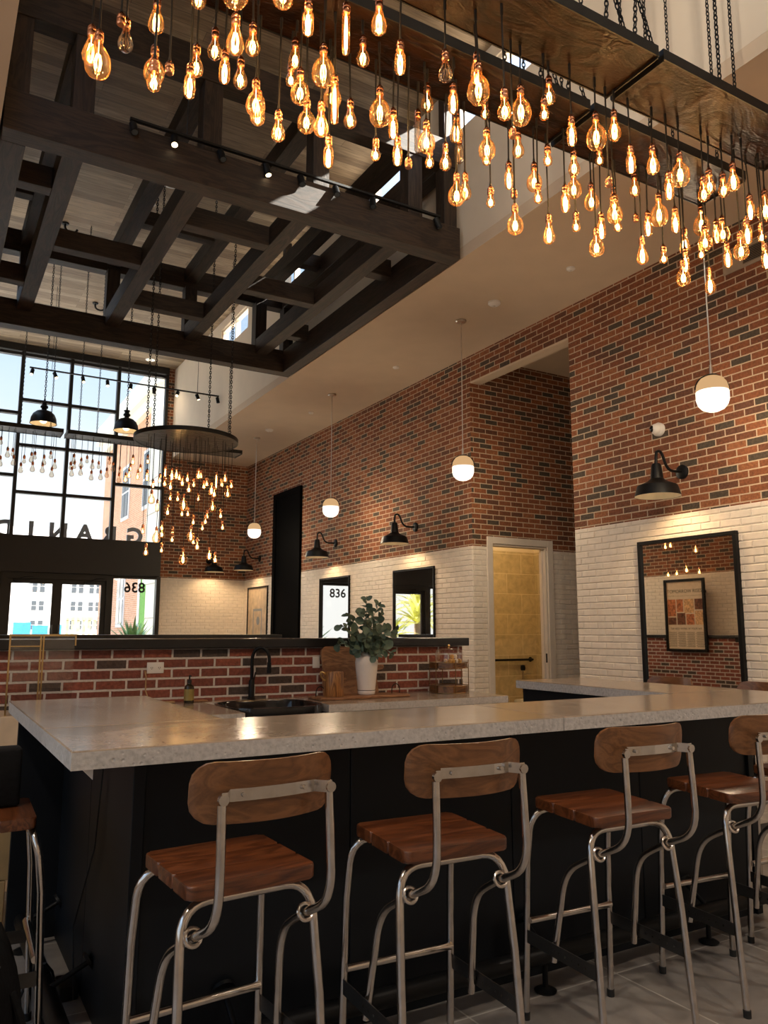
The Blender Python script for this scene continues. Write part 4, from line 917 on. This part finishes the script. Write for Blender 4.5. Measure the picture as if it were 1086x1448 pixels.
for i, (x, y, z) in enumerate(L_):
    s = 0 if x < 1.45 else 1
    if abs(x-1.455) < .035: x += .06; s = 1
    o = place('pendant_bulb', simple_bulb('A' if i % 3 else 'a', x > 2.25, 4.002-z, 'pendant_bulb'), None, (x,y,z))
    tag(o, 'small %s bulb, %s from left under the %s window tray' % ('lit' if x > 2.25 else 'unlit copper', ORD[nl[s]], ('left','right')[s]), 'pendant bulb', 'bulbs of the trays before the window'); nl[s] += 1

# a cluster over the left booths, seen only in the big mirror
for k, x, y, z, lab in REFL:
    tag(place('pendant_bulb', simple_bulb(k, True, 5.034-z, 'pendant_bulb'), None, (x,y,z)), 'lit bulb over the left booths, '+lab, 'pendant bulb', 'bulbs over the left booths')
# ------------------------------------------------------------------ other lamps
def globe(y, label):
    t = thing('globe_pendant', label, 'pendant lamp', (5.24,y,ZS), 0, 'globe pendants along the brick wall')
    MB().lathe([(0,-.001),(.062,-.001),(.064,-.012),(.055,-.024),(.012,-.03),(0,-.03)], (0,0,0), 24).build('canopy', M['nickel'], t)
    MB().tube([(0,0,-.02),(0,0,-1.62)], .0065, 10).lathe([(0,-1.55),(.012,-1.55),(.013,-1.63),(0,-1.64)], (0,0,0), 12).build('rod', M['nickel'], t)
    MB().lathe([(0,-1.626),(.045,-1.634),(.062,-1.648),(.0,-1.642)], (0,0,0), 28).build('collar', M['iron'], t)
    MB().tube([(.131*math.cos(a)*.816,-.131*math.cos(a)*.578,-1.752+.122*math.sin(a)) for a in [PI*k/20 for k in range(21)]], .0055, 8).build('bail', M['iron'], t)
    MB().lathe([(.04,-1.643),(.085,-1.664),(.110,-1.70),(.121,-1.737),(.1235,-1.768)], (0,0,0), 28).build('pierced_dome', M['opal_top'], t)
    MB().lathe([(.1225,-1.7685),(.124,-1.775),(.124,-1.835),(.112,-1.875),(.085,-1.908),(.045,-1.927),(0,-1.932)], (0,0,0), 28).build('opal_shade', M['opal'], t)
    return (5.24, y, ZS-1.83)
GL = [globe(3.87, 'white globe pendant on a rod, largest, at the right of the picture'), globe(7.207, 'white globe pendant on a rod before the tall brick opening'), globe(10.63, 'white globe pendant on a rod, third from the camera along the wall'), globe(13.85, 'white globe pendant on a rod, smallest and farthest along the brick wall')]
def sconce(x, y, z, rz, label):
    """gooseneck barn light; local -x points away from the wall"""
    t = thing('wall_sconce', label, 'wall lamp', (x,y,z), rz, 'black gooseneck wall lamps')
    MB().lathe([(0,0),(.068,0),(.068,-.014),(.055,-.022),(.02,-.028),(0,-.028)], (0,0,0), 24, 'x').build('wall_plate', M['blackpaint'], t)
    P = [(-.02,0,0),(-.10,0,-.005)]+arc((-.14,0,-.005),(-.215,0,0),(-.245,0,.085),6)+arc((-.262,0,.125),(-.29,0,.185),(-.345,0,.15),6)+[(-.355,0,.09),(-.355,0,.02)]
    MB().tube(P, .0135, 12).build('gooseneck', M['blackpaint'], t)
    s = MB().lathe([(0,.045),(.035,.04),(.045,.02),(.058,-.10),(.085,-.125),(.175,-.165),(.182,-.18),(.205,-.262),(.203,-.262),(.178,-.18),(.165,-.168),(.055,-.12),(0,-.11)], (-.355,0,0), 36).build('lamp_shade', M['blackpaint'], t)
    MB().lathe([(.202,-.2605),(.177,-.181),(.164,-.170),(.055,-.122),(0,-.112)], (-.355,0,0), 36).build('shade_lining', M['shadein'], s)
    MB().sphere((-.355,0,-.185), .034, 14, 10).build('bulb', M['lampglow'], t)
    m = Matrix.Rotation(rz, 3, 'Z') @ Vector((-.355,0,-.225))
    return (x+m.x, y+m.y, z+m.z)
SP = [sconce(XW-.001, 4.84, 2.875, 0, 'black gooseneck lamp on the brick above the big mirror'),
      sconce(XW-.001, 9.50, 2.88, 0, 'black gooseneck lamp above the second wall mirror, right of the opening'),
      sconce(XW-.001, 12.06, 2.89, 0, 'black gooseneck lamp right of the tall black doorway'),
      sconce(XW-.001, 15.62, 2.90, 0, 'black gooseneck lamp left of the tall black doorway'),
      sconce(5.23, YB-.001, 2.88, PI/2, 'black gooseneck lamp on the far brick wall, seen head on')]
def dome(x, y, z, label):
    t = thing('dome_pendant', label, 'pendant lamp', (x,y,z), 0, 'black dome pendants before the window')
    s = MB().lathe([(0,.20),(.05,.198),(.10,.18),(.145,.14),(.172,.08),(.182,.0),(.180,.0),(.168,.08),(.14,.137),(.095,.176),(0,.192)], (0,0,0), 36).torus((0,0,0), .182, .004, None, 36, 6).build('dome_shade', M['blackpaint'], t)
    MB().lathe([(.179,.002),(.166,.08),(.138,.135),(.093,.174),(0,.19)], (0,0,0), 36).build('shade_lining', M['shadein'], s)
    MB().lathe([(.035,.198),(.036,.23),(.052,.235),(.052,.262),(.036,.268),(.034,.30),(.046,.305),(.046,.318),(.015,.33),(.012,.37),(0,.375)], (0,0,0), 20).build('lamp_holder', M['iron'], t)
    c = MB(); chain(c, (0,0,.37), (0,0,ZC-z), .045, .005); c.build('chain', M['iron'], t)
    MB().sphere((0,0,.055), .05, 14, 10).build('bulb', M['lampglow'], t)
    return (x, y, z-.02)
DP = [dome(1.285, 12.0, 4.345, 'black dome pendant lamp, left of the two before the tall window'), dome(2.445, 12.0, 4.39, 'black dome pendant lamp, right of the two, beside the round fixture')]
def track(x0, x1, y, z, heads, lit, label, drop, lens_dir):
    t = thing('track_light', label, 'track light', (x0,y,z))
    MB().box((0,-.016,0),(x1-x0,.016,.020)).build('rail', M['iron'], t, smooth=False)
    for dx, h in drop: MB().tube([(dx-x0,0,.02),(dx-x0,0,h)], .004, 6).build('hanger', M['iron'], t)
    for i, hx in enumerate(heads):
        r = random.Random(i*7+int(y)); dv = Vector((r.uniform(-.45,.45),lens_dir*r.uniform(.1,.6),-1)).normalized()
        p = Vector((hx-x0,0,-.05))
        h = MB().tube([(hx-x0,0,0),(hx-x0,0,-.055)], .007, 8).tube([p-dv*.035, p+dv*.065], .030, 16).build('spot_head', M['blackpaint'], t)
        MB().tube([p+dv*.062, p+dv*.067], .024, 16).build('lens', M['lampglow'] if i in lit else M['outglass'], h)
    return t
track(1.10, 4.02, 5.855, 5.345, [1.13,1.45,1.84,2.24,2.56,2.90,3.28,3.99], (1,3), 'black track light rail along the top of the near timber beam', [(1.55,1.65)], -1)
track(1.17, 4.29, 13.3, 5.55, [1.21,1.55,1.98,2.37,2.75,3.14,3.55,3.90,4.27], (0,1,2,3,4,6,7), 'black track light rail hung across the tall window', [(1.5,1.45),(2.7,1.45),(3.9,1.45)], -1)

track(.9, 3.9, .9, 6.7, [1.1,1.7,2.4,3.1,3.7], (0,1,2,3,4), 'black track light rail, unseen and added above the camera to brighten the right wall', [(1.2,.30),(2.4,.30),(3.6,.30)], 1)  # unseen rail, added to brighten the upper right wall
WASH = [((1.1,.98,6.6),(4.33,3.0,6.1),1.0), ((1.7,.98,6.6),(4.33,4.6,6.0),1.0), ((2.4,1.0,6.6),(4.33,5.4,5.9),.25), ((2.75,13.28,5.47),(4.33,12.4,5.7),.16), ((1.98,13.28,5.47),(4.33,14.6,5.9),.2), ((3.14,13.28,5.47),(5.2,11.5,5.0),.12)]  # wall-brightening spots: from the added rail, then from the far track
# ------------------------------------------------------------------ on walls and ceilings
def wall_mirror(y0, y1, z0, z1, label, group=None, fw=.022, dp=.035):
    t = thing('wall_mirror', label, 'mirror', (XW-.001,(y0+y1)/2,z0), 0, group)
    hy = (y1-y0)/2; h = z1-z0; f = MB()
    for lo, hi in (((-dp,-hy,0),(0,hy,fw)), ((-dp,-hy,h-fw),(0,hy,h)), ((-dp,-hy,fw),(0,-hy+fw,h-fw)), ((-dp,hy-fw,fw),(0,hy,h-fw))): f.box(lo, hi, .002, 1)
    f.build('frame', M['blackpaint'], t, smooth=False)
    MB().box((-dp*.55,-hy+fw,fw),(-.004,hy-fw,h-fw)).build('mirror_glass', M['mirror'], t, smooth=False)
wall_mirror(4.295, 5.385, .88, 2.262, 'big black framed mirror on the white brick at the right', None, .034, .05)
wall_mirror(8.995, 10.09, .93, 2.285, 'black framed wall mirror right of the eucalyptus, nearer of two', 'pair of wall mirrors')
wall_mirror(11.50, 12.63, .93, 2.305, 'black framed wall mirror left of the eucalyptus, farther of two', 'pair of wall mirrors')
t = thing('framed_picture', 'tall black framed sepia picture left of the tall black doorway', 'picture', (XW-.001,15.66,1.0))
f = MB()
for lo, hi in (((-.03,-.57,0),(0,.57,.03)), ((-.03,-.57,1.28),(0,.57,1.31)), ((-.03,-.57,.03),(0,-.54,1.28)), ((-.03,.54,.03),(0,.57,1.28))): f.box(lo, hi)
f.build('frame', M['blackpaint'], t, smooth=False)
pr = MB().box((-.012,-.54,.03),(-.004,.54,1.28)).build('print', M['artpaper'], t, smooth=False)
MB().box((-.0135,-.26,.05),(-.0125,-.22,.80)).box((-.0135,.20,.05),(-.0125,.24,.80)).box((-.0135,-.26,.80),(-.0125,.24,.85)).tube([(-.0135,-.05,.6),(-.0125,-.05,.6)], .09, 20).build('sketch_lines', M['signgrey'], pr, smooth=False)
# framed front page on the left wall, seen in the big mirror
t = thing('framed_newspaper', 'framed newspaper front page on the left wall, seen in the big mirror', 'poster', (-.415,10.07,1.02), 0)
f = MB()
for lo, hi in (((0,-.46,0),(.045,.46,.05)), ((0,-.46,1.31),(.045,.46,1.36)), ((0,-.46,.05),(.045,-.41,1.31)), ((0,.41,.05),(.045,.46,1.31)), ((-.234,-.3,1.1),(0,-.26,1.14)), ((-.234,.26,1.1),(0,.3,1.14))): f.box(lo, hi)
f.build('frame', M['blackpaint'], t, smooth=False)
pp = MB().box((.004,-.41,.05),(.02,.41,1.31)).build('page', M['paper'], t, smooth=False)
def line(txt, y, z, size):
    place('headline', text_mesh(txt, size, .0004, M['ink'], mirror=True), pp, (.0208,y,z), (PI/2,0,PI/2))
line('TOMORROW RISES', 0, 1.10, .092); line('THE BEST WORK OF YOUR LIFE', 0, .41, .050)
cells = [(-.40,-.22,.78,.98,'photo_dark'),(-.20,.02,.72,.98,'photo_tan'),(.04,.19,.74,.98,'photo_red'),(.21,.40,.66,.98,'photo_red'),(-.40,-.22,.50,.76,'photo_tan'),(-.20,-.02,.50,.70,'photo_red'),(0.0,.19,.50,.72,'photo_dark'),(.21,.40,.50,.64,'photo_dark')]
for y0, y1, z0, z1, mm in cells: MB().box((.02,y0,z0),(.0206,y1,z1)).build('page_photo', M[mm], pp, smooth=False)
mb = MB()
for c in range(4):
    for r in range(13): mb.box((.02,-.395+c*.205,.09+r*.022),(.0205,-.395+c*.205+.165+.02*((r*3+c)%2),.097+r*.022))
mb.build('text_columns', M['ink'], pp, smooth=False)
mb = MB()
for r in range(2): mb.box((.02,-.38,1.05-r*.015),(.0205,.38,1.052-r*.015))
mb.build('rule_lines', M['ink'], pp, smooth=False)
t = thing('security_camera', 'white dome security camera on the brick above the big mirror', 'camera', (XW-.001,5.077,3.335))
MB().lathe([(0,0),(.065,0),(.067,-.03),(.055,-.05),(0,-.055)], (0,0,0), 24, 'x').sphere((-.055,0,0), .052, 18, 12).build('housing', M['white'], t)
MB().sphere((-.078,.012,0), .036, 18, 12).build('lens_ball', M['sinkblack'], t)
t = thing('air_vent', 'taupe louvred air grille high on the brick at the right', 'vent', (XW-.001,3.85,4.585))
f = MB()
for lo, hi in (((-.012,-.42,0),(0,.42,.03)), ((-.012,-.42,.17),(0,.42,.20)), ((-.012,.22,.03),(0,.42,.17)), ((-.012,-.42,.03),(0,-.40,.17))): f.box(lo, hi)
f.build('grille_frame', M['vent'], t, smooth=False)
f = MB()
for k in range(9): f.prism([(-.010,.035+k*.015),(-.002,.043+k*.015),(-.002,.0445+k*.015),(-.010,.0365+k*.015)], -.40, .22, 'y')
f.build('louvres', M['vent'], t, smooth=False)
MB().box((-.002,-.40,.03),(0,.22,.17)).build('backing', M['rubber'], t, smooth=False)
def detector(x, y, z, r, label, name, cat):
    t = thing(name, label, cat, (x,y,z))
    MB().lathe([(0,0),(r,0),(r,-r*.35),(r*.75,-r*.55),(r*.4,-r*.65),(0,-r*.65)], (0,0,0), 24).build('housing', M['white'], t)
    MB().lathe([(0,-r*.65),(r*.12,-r*.66),(r*.10,-r*.8),(0,-r*.8)], (0,0,0), 10).build('sensor', M['nickel'], t)
detector(5.25, 6.586, ZS-.001, .07, 'white round smoke detector on the dropped ceiling', 'smoke_detector', 'smoke detector')
detector(5.40, 5.535, ZS+.002, .045, 'small white sprinkler head on the dropped ceiling nearest the camera', 'sprinkler', 'sprinkler')
detector(5.433, 9.02, ZS+.002, .045, 'small white sprinkler head midway along the dropped ceiling', 'sprinkler', 'sprinkler')
detector(5.206, 13.127, ZS-.001, .07, 'white round detector far along the dropped ceiling', 'smoke_detector', 'smoke detector')
detector(5.385, 11.713, ZS+.002, .045, 'small white sprinkler head far along the dropped ceiling', 'sprinkler', 'sprinkler')
def downlight(x, y, r, label, m):
    t = thing('downlight', label, 'ceiling light', (x,y,ZC-.001))
    MB().lathe([(r,0),(r,-.008),(r*.8,-.012),(r*.78,0)], (0,0,0), 28).build('trim_ring', M['white'], t)
    MB().lathe([(0,-.003),(r*.78,-.003),(r*.78,-.001),(0,-.001)], (0,0,0), 28).build('diffuser', m, t)
downlight(3.70, 16.1, .11, 'round lit downlight in the plank ceiling by the window', M['lampsoft'])
downlight(2.30, 9.30, .14, 'round white ceiling speaker seen through the lattice', M['white'])
downlight(2.21, 9.95, .05, 'small white round sensor in the plank ceiling', M['white'])
for x, y, lab in ((1.29,11.05,'small black curved hook on the plank ceiling at left'),(2.16,13.66,'small black curved hook on the plank ceiling farther back')):
    t = thing('ceiling_hook', lab, 'hook', (x,y,ZC-.001))
    MB().lathe([(0,0),(.05,0),(.045,-.02),(0,-.022)], (0,0,0), 16).build('hook_plate', M['iron'], t)
    MB().tube([(0,0,-.02)]+[(.08-.08*math.cos(a),0,-.06-.06*math.sin(a)) for a in [PI*k/8 for k in range(9)]], .016, 8).build('hook', M['iron'], t)
# restroom fittings
t = thing('grab_bar', 'black grab bar on the tiled restroom wall', 'grab bar', (8.4,10.32,.93))
MB().tube([(-.45,-.06,0),(.44,-.06,0)], .018, 12).tube([(-.44,-.06,0),(-.44,0,0)], .015, 10).tube([(.43,-.06,0),(.43,0,0)], .015, 10).build('bar', M['blackpaint'], t)
for x in (-.44,.43): MB().tube([(x,-.006,0),(x,0,0)], .04, 16).build('flange', M['blackpaint'], t)
t = thing('flush_valve', 'black and chrome toilet flush valve under the grab bar', 'flush valve', (8.57,10.20,.41))
MB().lathe([(0,.35),(.035,.35),(.042,.39),(.035,.43),(0,.44)], (0,0,0), 16).build('valve_head', M['blackpaint'], t)
MB().tube([(0,0,0),(0,0,.35)], .018, 12).tube([(0,0,.29),(.16,0,.29),(.16,.118,.29)], .014, 10).build('pipe', M['steel'], t)
t = thing('toilet', 'white toilet below the flush valve, mostly hidden', 'toilet', (8.57,10.0,0))
MB().lathe([(0,0),(.12,0),(.11,.15),(.17,.34),(.19,.40),(.15,.40),(.10,.28),(0,.25)], (0,-.1,0), 24).box((-.12,.12,0),(.12,.318,.30), .03, 2).build('bowl', M['ceramic'], t)
# ------------------------------------------------------------------ outdoors
# sign letters standing on a ledge over the entrance, read from the street
SB = structure(MB().box((-.6,YB+.14,3.05),(4.3,YB+.34,3.17)).build('trim_7', M['bronze'], smooth=False))
for ch, x, lab in (('G',3.69,'first letter G'),('R',3.19,'second letter R'),('A',2.70,'third letter A'),('N',2.20,'fourth letter N'),('I',1.70,'fifth letter I'),('D',1.20,'sixth letter D')):
    o = place('sign_letter', text_mesh(ch, .46, .025, M['signgrey'], bold=.018), None, (x,YB+.24,3.19), (PI/2,0,PI))
    tag(o, 'grey metal '+lab+' of the street sign, seen from behind', 'sign letter', 'letters of the street sign')
def building(name, label, lo, hi, wallm, wins, roofm=None):
    t = thing(name, label, 'building', (lo[0],lo[1],-.06))
    o = Vector((lo[0],lo[1],-.06))
    MB().box((0,0,0), Vector(hi)-o).build('walls', wallm, t, smooth=False)
    for (a, b) in wins:
        w = MB().box(Vector(a)-o, Vector(b)-o).build('window', M['outwhite'], t, smooth=False)
        A, B = Vector(a)-o, Vector(b)-o; d = B-A; pm = MB()
        if d.x < d.y:   # on an x face
            xm = A.x-.02; n2 = (A.y+B.y)/2
            for y0, y1 in ((A.y+.12,n2-.04),(n2+.04,B.y-.12)): 
                zm = (A.z+B.z)/2
                for z0, z1 in ((A.z+.12,zm-.04),(zm+.04,B.z-.12)): pm.box((xm,y0,z0),(A.x,y1,z1))
        else:
            ym = A.y-.02; n2 = (A.x+B.x)/2
            for x0, x1 in ((A.x+.03,n2-.07),(n2+.07,B.x-.03)):
                zm = (A.z+B.z)/2
                for z0, z1 in ((A.z+.04,zm-.02),(zm+.02,B.z-.04)): pm.box((x0,ym,z0),(x1,A.y,z1))
        pm.build('window_panes', M['outglass'], w, smooth=False)
    if roofm:
        MB().box(Vector((-.35,-.35,hi[2]-o.z)), Vector((hi[0]-lo[0]+.35,hi[1]-lo[1]+.35,hi[2]-o.z+.7))).box(Vector((-.2,-.2,hi[2]-o.z-.4)), Vector((hi[0]-lo[0]+.2,hi[1]-lo[1]+.2,hi[2]-o.z-.001))).build('cornice', roofm, t, smooth=False)
    return t
wv = []
for y in (25.0,28.2):
    for z in (1.5,5.3): wv.append(((5.96,y,z),(5.999,y+1.2,z+2.0)))
building('brick_building', 'orange brick building with a cream cornice across the street', (6.0,23.5,0), (16,33.0,8.9), M['brick_out'], wv, M['outcream'])
wv = []
for z, hh in ((1.4,.6),(2.5,.62),(3.55,.78),(5.1,.78)):
    for x in (-7.4,-5.2,-3.0,-.8,1.4,3.4,5.35,7.5,8.5,10.6): wv.append(((x,49.95,z),(x+.72,49.99,z+hh)))
building('white_building', 'pale stucco building with paired windows far across the street', (-12,50,0), (18,58,7.4), M['outwhite'], wv)
t = thing('site_hoarding', 'blue panels standing before the pale building', 'hoarding', (.3,44,-.06))
for x, w, h in ((3.65,.82,1.85),(4.55,.75,1.7),(5.4,.55,1.75)): MB().box((x,0,0),(x+w,.1,h)).build('panel', M['outblue'], t, smooth=False)
t = thing('lattice_fence', 'beige openwork fence before the pale building', 'fence', (6.15,42,-.06))
MB().box((0,0,1.95),(2.3,.1,2.12)).box((0,0,0),(2.3,.1,.15)).build('rail', M['trellis'], t, smooth=False)
for k in range(9): MB().box((k*.26,.02,.15),(k*.26+.15,.08,1.95)).build('slat', M['trellis'], t, smooth=False)
t = thing('pale_pier', 'cream stone pier just outside the right side pane', 'pier', (4.85,19.5,-.06))
MB().box((0,0,0),(1.4,1.2,7.6)).build('shaft', M['outcream'], t, smooth=False)
mb = MB()
for z in (.9,1.75,2.6,3.5,4.4,5.3): mb.box((-.006,-.006,z),(1.406,1.206,z+.02))
mb.build('joint', M['vent'], t, smooth=False)
tag(MB().box((4.46,19.3,-.05),(4.58,19.36,2.5)).tube([(4.48,19.33,2.5),(4.48,19.33,3.1)], .02, 8).build('street_banner', M['outgreen'], smooth=False), 'green upright banner outside the right side pane', 'banner')
def spiky(name, label, cat, loc, n, ln, m, wd, pot=True, seed=3, droop=.2):
    r = random.Random(seed); t = thing(name, label, cat, loc)
    if pot: MB().lathe([(0,0),(.26,0),(.36,1.14),(.33,1.14),(.31,1.05),(0,1.05)], (0,0,0), 24).build('planter', M['iron'], t)
    lm = MB()
    for i in range(n):
        a = 2.4*i+r.uniform(-.2,.2); el = .25+1.15*(i/n)+r.uniform(-.1,.1); l = ln*r.uniform(.8,1.1)
        d = Vector((math.cos(a)*math.cos(el), math.sin(a)*math.cos(el), math.sin(el))); s = d.cross(Vector((0,0,1))).normalized(); z0 = Vector((0,0,1.05 if pot else 0))
        V = []
        for k, ww in enumerate((.5,.9,1,.75,.4,.03)):
            q = z0+d*l*k/5-Vector((0,0,droop*l*(k/5)**2*math.cos(el))); u = s.cross(d)
            V.append([lm.bm.verts.new(q-s*wd*ww), lm.bm.verts.new(q-u*wd*ww*.4), lm.bm.verts.new(q+s*wd*ww)])
        for p, q in zip(V, V[1:]):
            for k in (0,1): lm.bm.faces.new((p[k],p[k+1],q[k+1],q[k]))
    lm.build('leaves', m, t, angle=180)
    return t
spiky('agave', 'spiky green agave in a dark planter outside the side pane', 'plant', (3.93,17.5,-.06), 40, .75, M['agave'], .05)
def palm(x, y, h, seed, label):
    t = spiky('palm_tree', label, 'tree', (x,y,h-.06), 40, 1.5, M['palm'], .10, False, seed, .55)
    MB().tube([(0,0,-h),(.05,0,-h*.5),(0,0,.1)], .13, 12).build('trunk', M['stem'], t)
palm(-3.0, 23.5, 1.7, 5, 'yellow green palm outside left, seen in the nearer wall mirror'); palm(-1.2, 22.5, 1.2, 8, 'low yellow green palm outside, nearer the entrance'); palm(-4.6, 26.0, 2.4, 9, 'taller yellow green palm outside at the far left')

# ------------------------------------------------------------------ light
def lamp(kind, loc, energy, color, size=.05, rot=None, **kw):
    l = bpy.data.lights.new(kind.lower()+'_lamp', kind); l.energy = energy; l.color = color
    if kind in ('POINT','SPOT'): l.shadow_soft_size = size
    o = bpy.data.objects.new(l.name, l); COL.objects.link(o); o.location = loc
    if rot: o.rotation_euler = rot
    for k, v in kw.items(): setattr(l, k, v)
    return o
WARM = (1.0,.58,.25)
for i, p in enumerate(LIGHTPOS): lamp('POINT', p, BULB_W, WARM, .012)
for p in GL: lamp('POINT', (p[0],p[1],p[2]-.125), GLOBE_W, (1.0,.78,.52), .10)
for p in SP: lamp('SPOT', p, SCONCE_W, (1.0,.66,.34), .035, spot_size=math.radians(150), spot_blend=.5)
for p in DP: lamp('SPOT', p, DOME_W, (1.0,.74,.45), .05, spot_size=math.radians(140), spot_blend=.5)
lamp('POINT', (7.6,9.2,3.05), REST_W, (1.0,.70,.32), .08)
lamp('SPOT', (3.70,16.1,6.97), 30, (1.0,.8,.55), .05, spot_size=math.radians(110), spot_blend=.6)
# unseen recessed lamps, added as fill light mostly from behind the camera
for i, (x, y) in enumerate(((1.2,-1.5),(3.4,-1.5),(5.3,-.6),(-1.6,1.5))):
    z = ZC if XL < x < XS else ZS
    t = thing('downlight', 'unseen added fill downlight %s' % ('over the seating at left behind the camera','over the seating at right behind the camera','in the right dropped ceiling behind the camera','in the left dropped ceiling')[i], 'ceiling light', (x,y,z-.001))
    MB().lathe([(.11,0),(.11,-.008),(.09,-.012),(.086,0)], (0,0,0), 28).build('trim_ring', M['white'], t)
    MB().lathe([(0,-.003),(.086,-.003),(.086,-.001),(0,-.001)], (0,0,0), 28).build('diffuser', M['lampsoft'], t)
    lamp('SPOT', (x,y,z-.03), BACK_W, (1.0,.86,.70), .09, spot_size=math.radians(130), spot_blend=.7)
for p, q, k in WASH: lamp('SPOT', p, WASH_W*k, (1.0,.86,.68), .04, (Vector(q)-Vector(p)).to_track_quat('-Z','Y').to_euler(), spot_size=math.radians(75), spot_blend=.8)
sun = lamp('SUN', (0,0,20), SUN_W, (1.0,.93,.82), angle=math.radians(.6))
sun.rotation_euler = Vector((-1.83,.85,-1.53)).to_track_quat('-Z','Y').to_euler()
w = bpy.data.worlds.new('sky'); SC.world = w; w.use_nodes = True
nt = w.node_tree; nt.nodes.clear()
tc = N(nt, 'ShaderNodeTexCoord'); sx = N(nt, 'ShaderNodeSeparateXYZ'); nt.links.new(tc.outputs['Generated'], sx.inputs[0])
no = N(nt, 'ShaderNodeTexNoise', Scale=2.2, Detail=5.0); nt.links.new(tc.outputs['Generated'], no.inputs['Vector'])
ma = N(nt, 'ShaderNodeMath', operation='MULTIPLY_ADD'); ma.inputs[1].default_value = .22; nt.links.new(no.outputs['Fac'], ma.inputs[0]); 
sb = N(nt, 'ShaderNodeMath', operation='SUBTRACT'); sb.inputs[1].default_value = .11; nt.links.new(sx.outputs[2], sb.inputs[0]); nt.links.new(sb.outputs[0], ma.inputs[2])
r = ramp(nt, [(0,(1.0,1.0,1.0)),(.12,(.98,1.0,1.0)),(.24,(.72,.86,1.0)),(.40,(.52,.72,1.0)),(1,(.62,.78,1.0))])
nt.links.new(ma.outputs[0], r.inputs[0])
bg = N(nt, 'ShaderNodeBackground'); hi = N(nt, 'ShaderNodeMapRange'); hi.inputs['From Min'].default_value = .42; hi.inputs['From Max'].default_value = .75; hi.inputs['To Min'].default_value = SKY; hi.inputs['To Max'].default_value = SKY_HI; nt.links.new(sx.outputs[2], hi.inputs['Value']); nt.links.new(hi.outputs[0], bg.inputs[1])
nt.links.new(r.outputs[0], bg.inputs[0])
wo = N(nt, 'ShaderNodeOutputWorld'); nt.links.new(bg.outputs[0], wo.inputs[0])

# ------------------------------------------------------------------ camera
cam = bpy.data.cameras.new('camera'); co = bpy.data.objects.new('camera', cam); COL.objects.link(co)
cam.sensor_fit = 'HORIZONTAL'; cam.sensor_width = 36.0; cam.lens = 36.0*1110.9/1086.0; cam.clip_start = .05; cam.clip_end = 300
yaw, pitch, roll = (math.radians(v) for v in (30.165,8.59,.09))
fwd = Vector((math.sin(yaw)*math.cos(pitch), math.cos(yaw)*math.cos(pitch), math.sin(pitch)))
right = Vector((math.cos(yaw),-math.sin(yaw),0)); up = right.cross(fwd)
r_ = right*math.cos(roll)+up*math.sin(roll); u_ = -right*math.sin(roll)+up*math.cos(roll)
co.matrix_world = Matrix(((r_.x,u_.x,-fwd.x,0),(r_.y,u_.y,-fwd.y,0),(r_.z,u_.z,-fwd.z,1.4),(0,0,0,1)))
SC.camera = co
vs = SC.view_settings; vs.view_transform = 'Standard'; vs.look = 'None'; vs.gamma = 1.0; vs.exposure = EXPO; vs.use_curve_mapping = False
cy = SC.cycles
cy.max_bounces = 8; cy.diffuse_bounces = 4; cy.glossy_bounces = 5; cy.transparent_max_bounces = 24; cy.sample_clamp_indirect = 4.0; cy.caustics_reflective = False; cy.caustics_refractive = False
cy.use_denoising = True
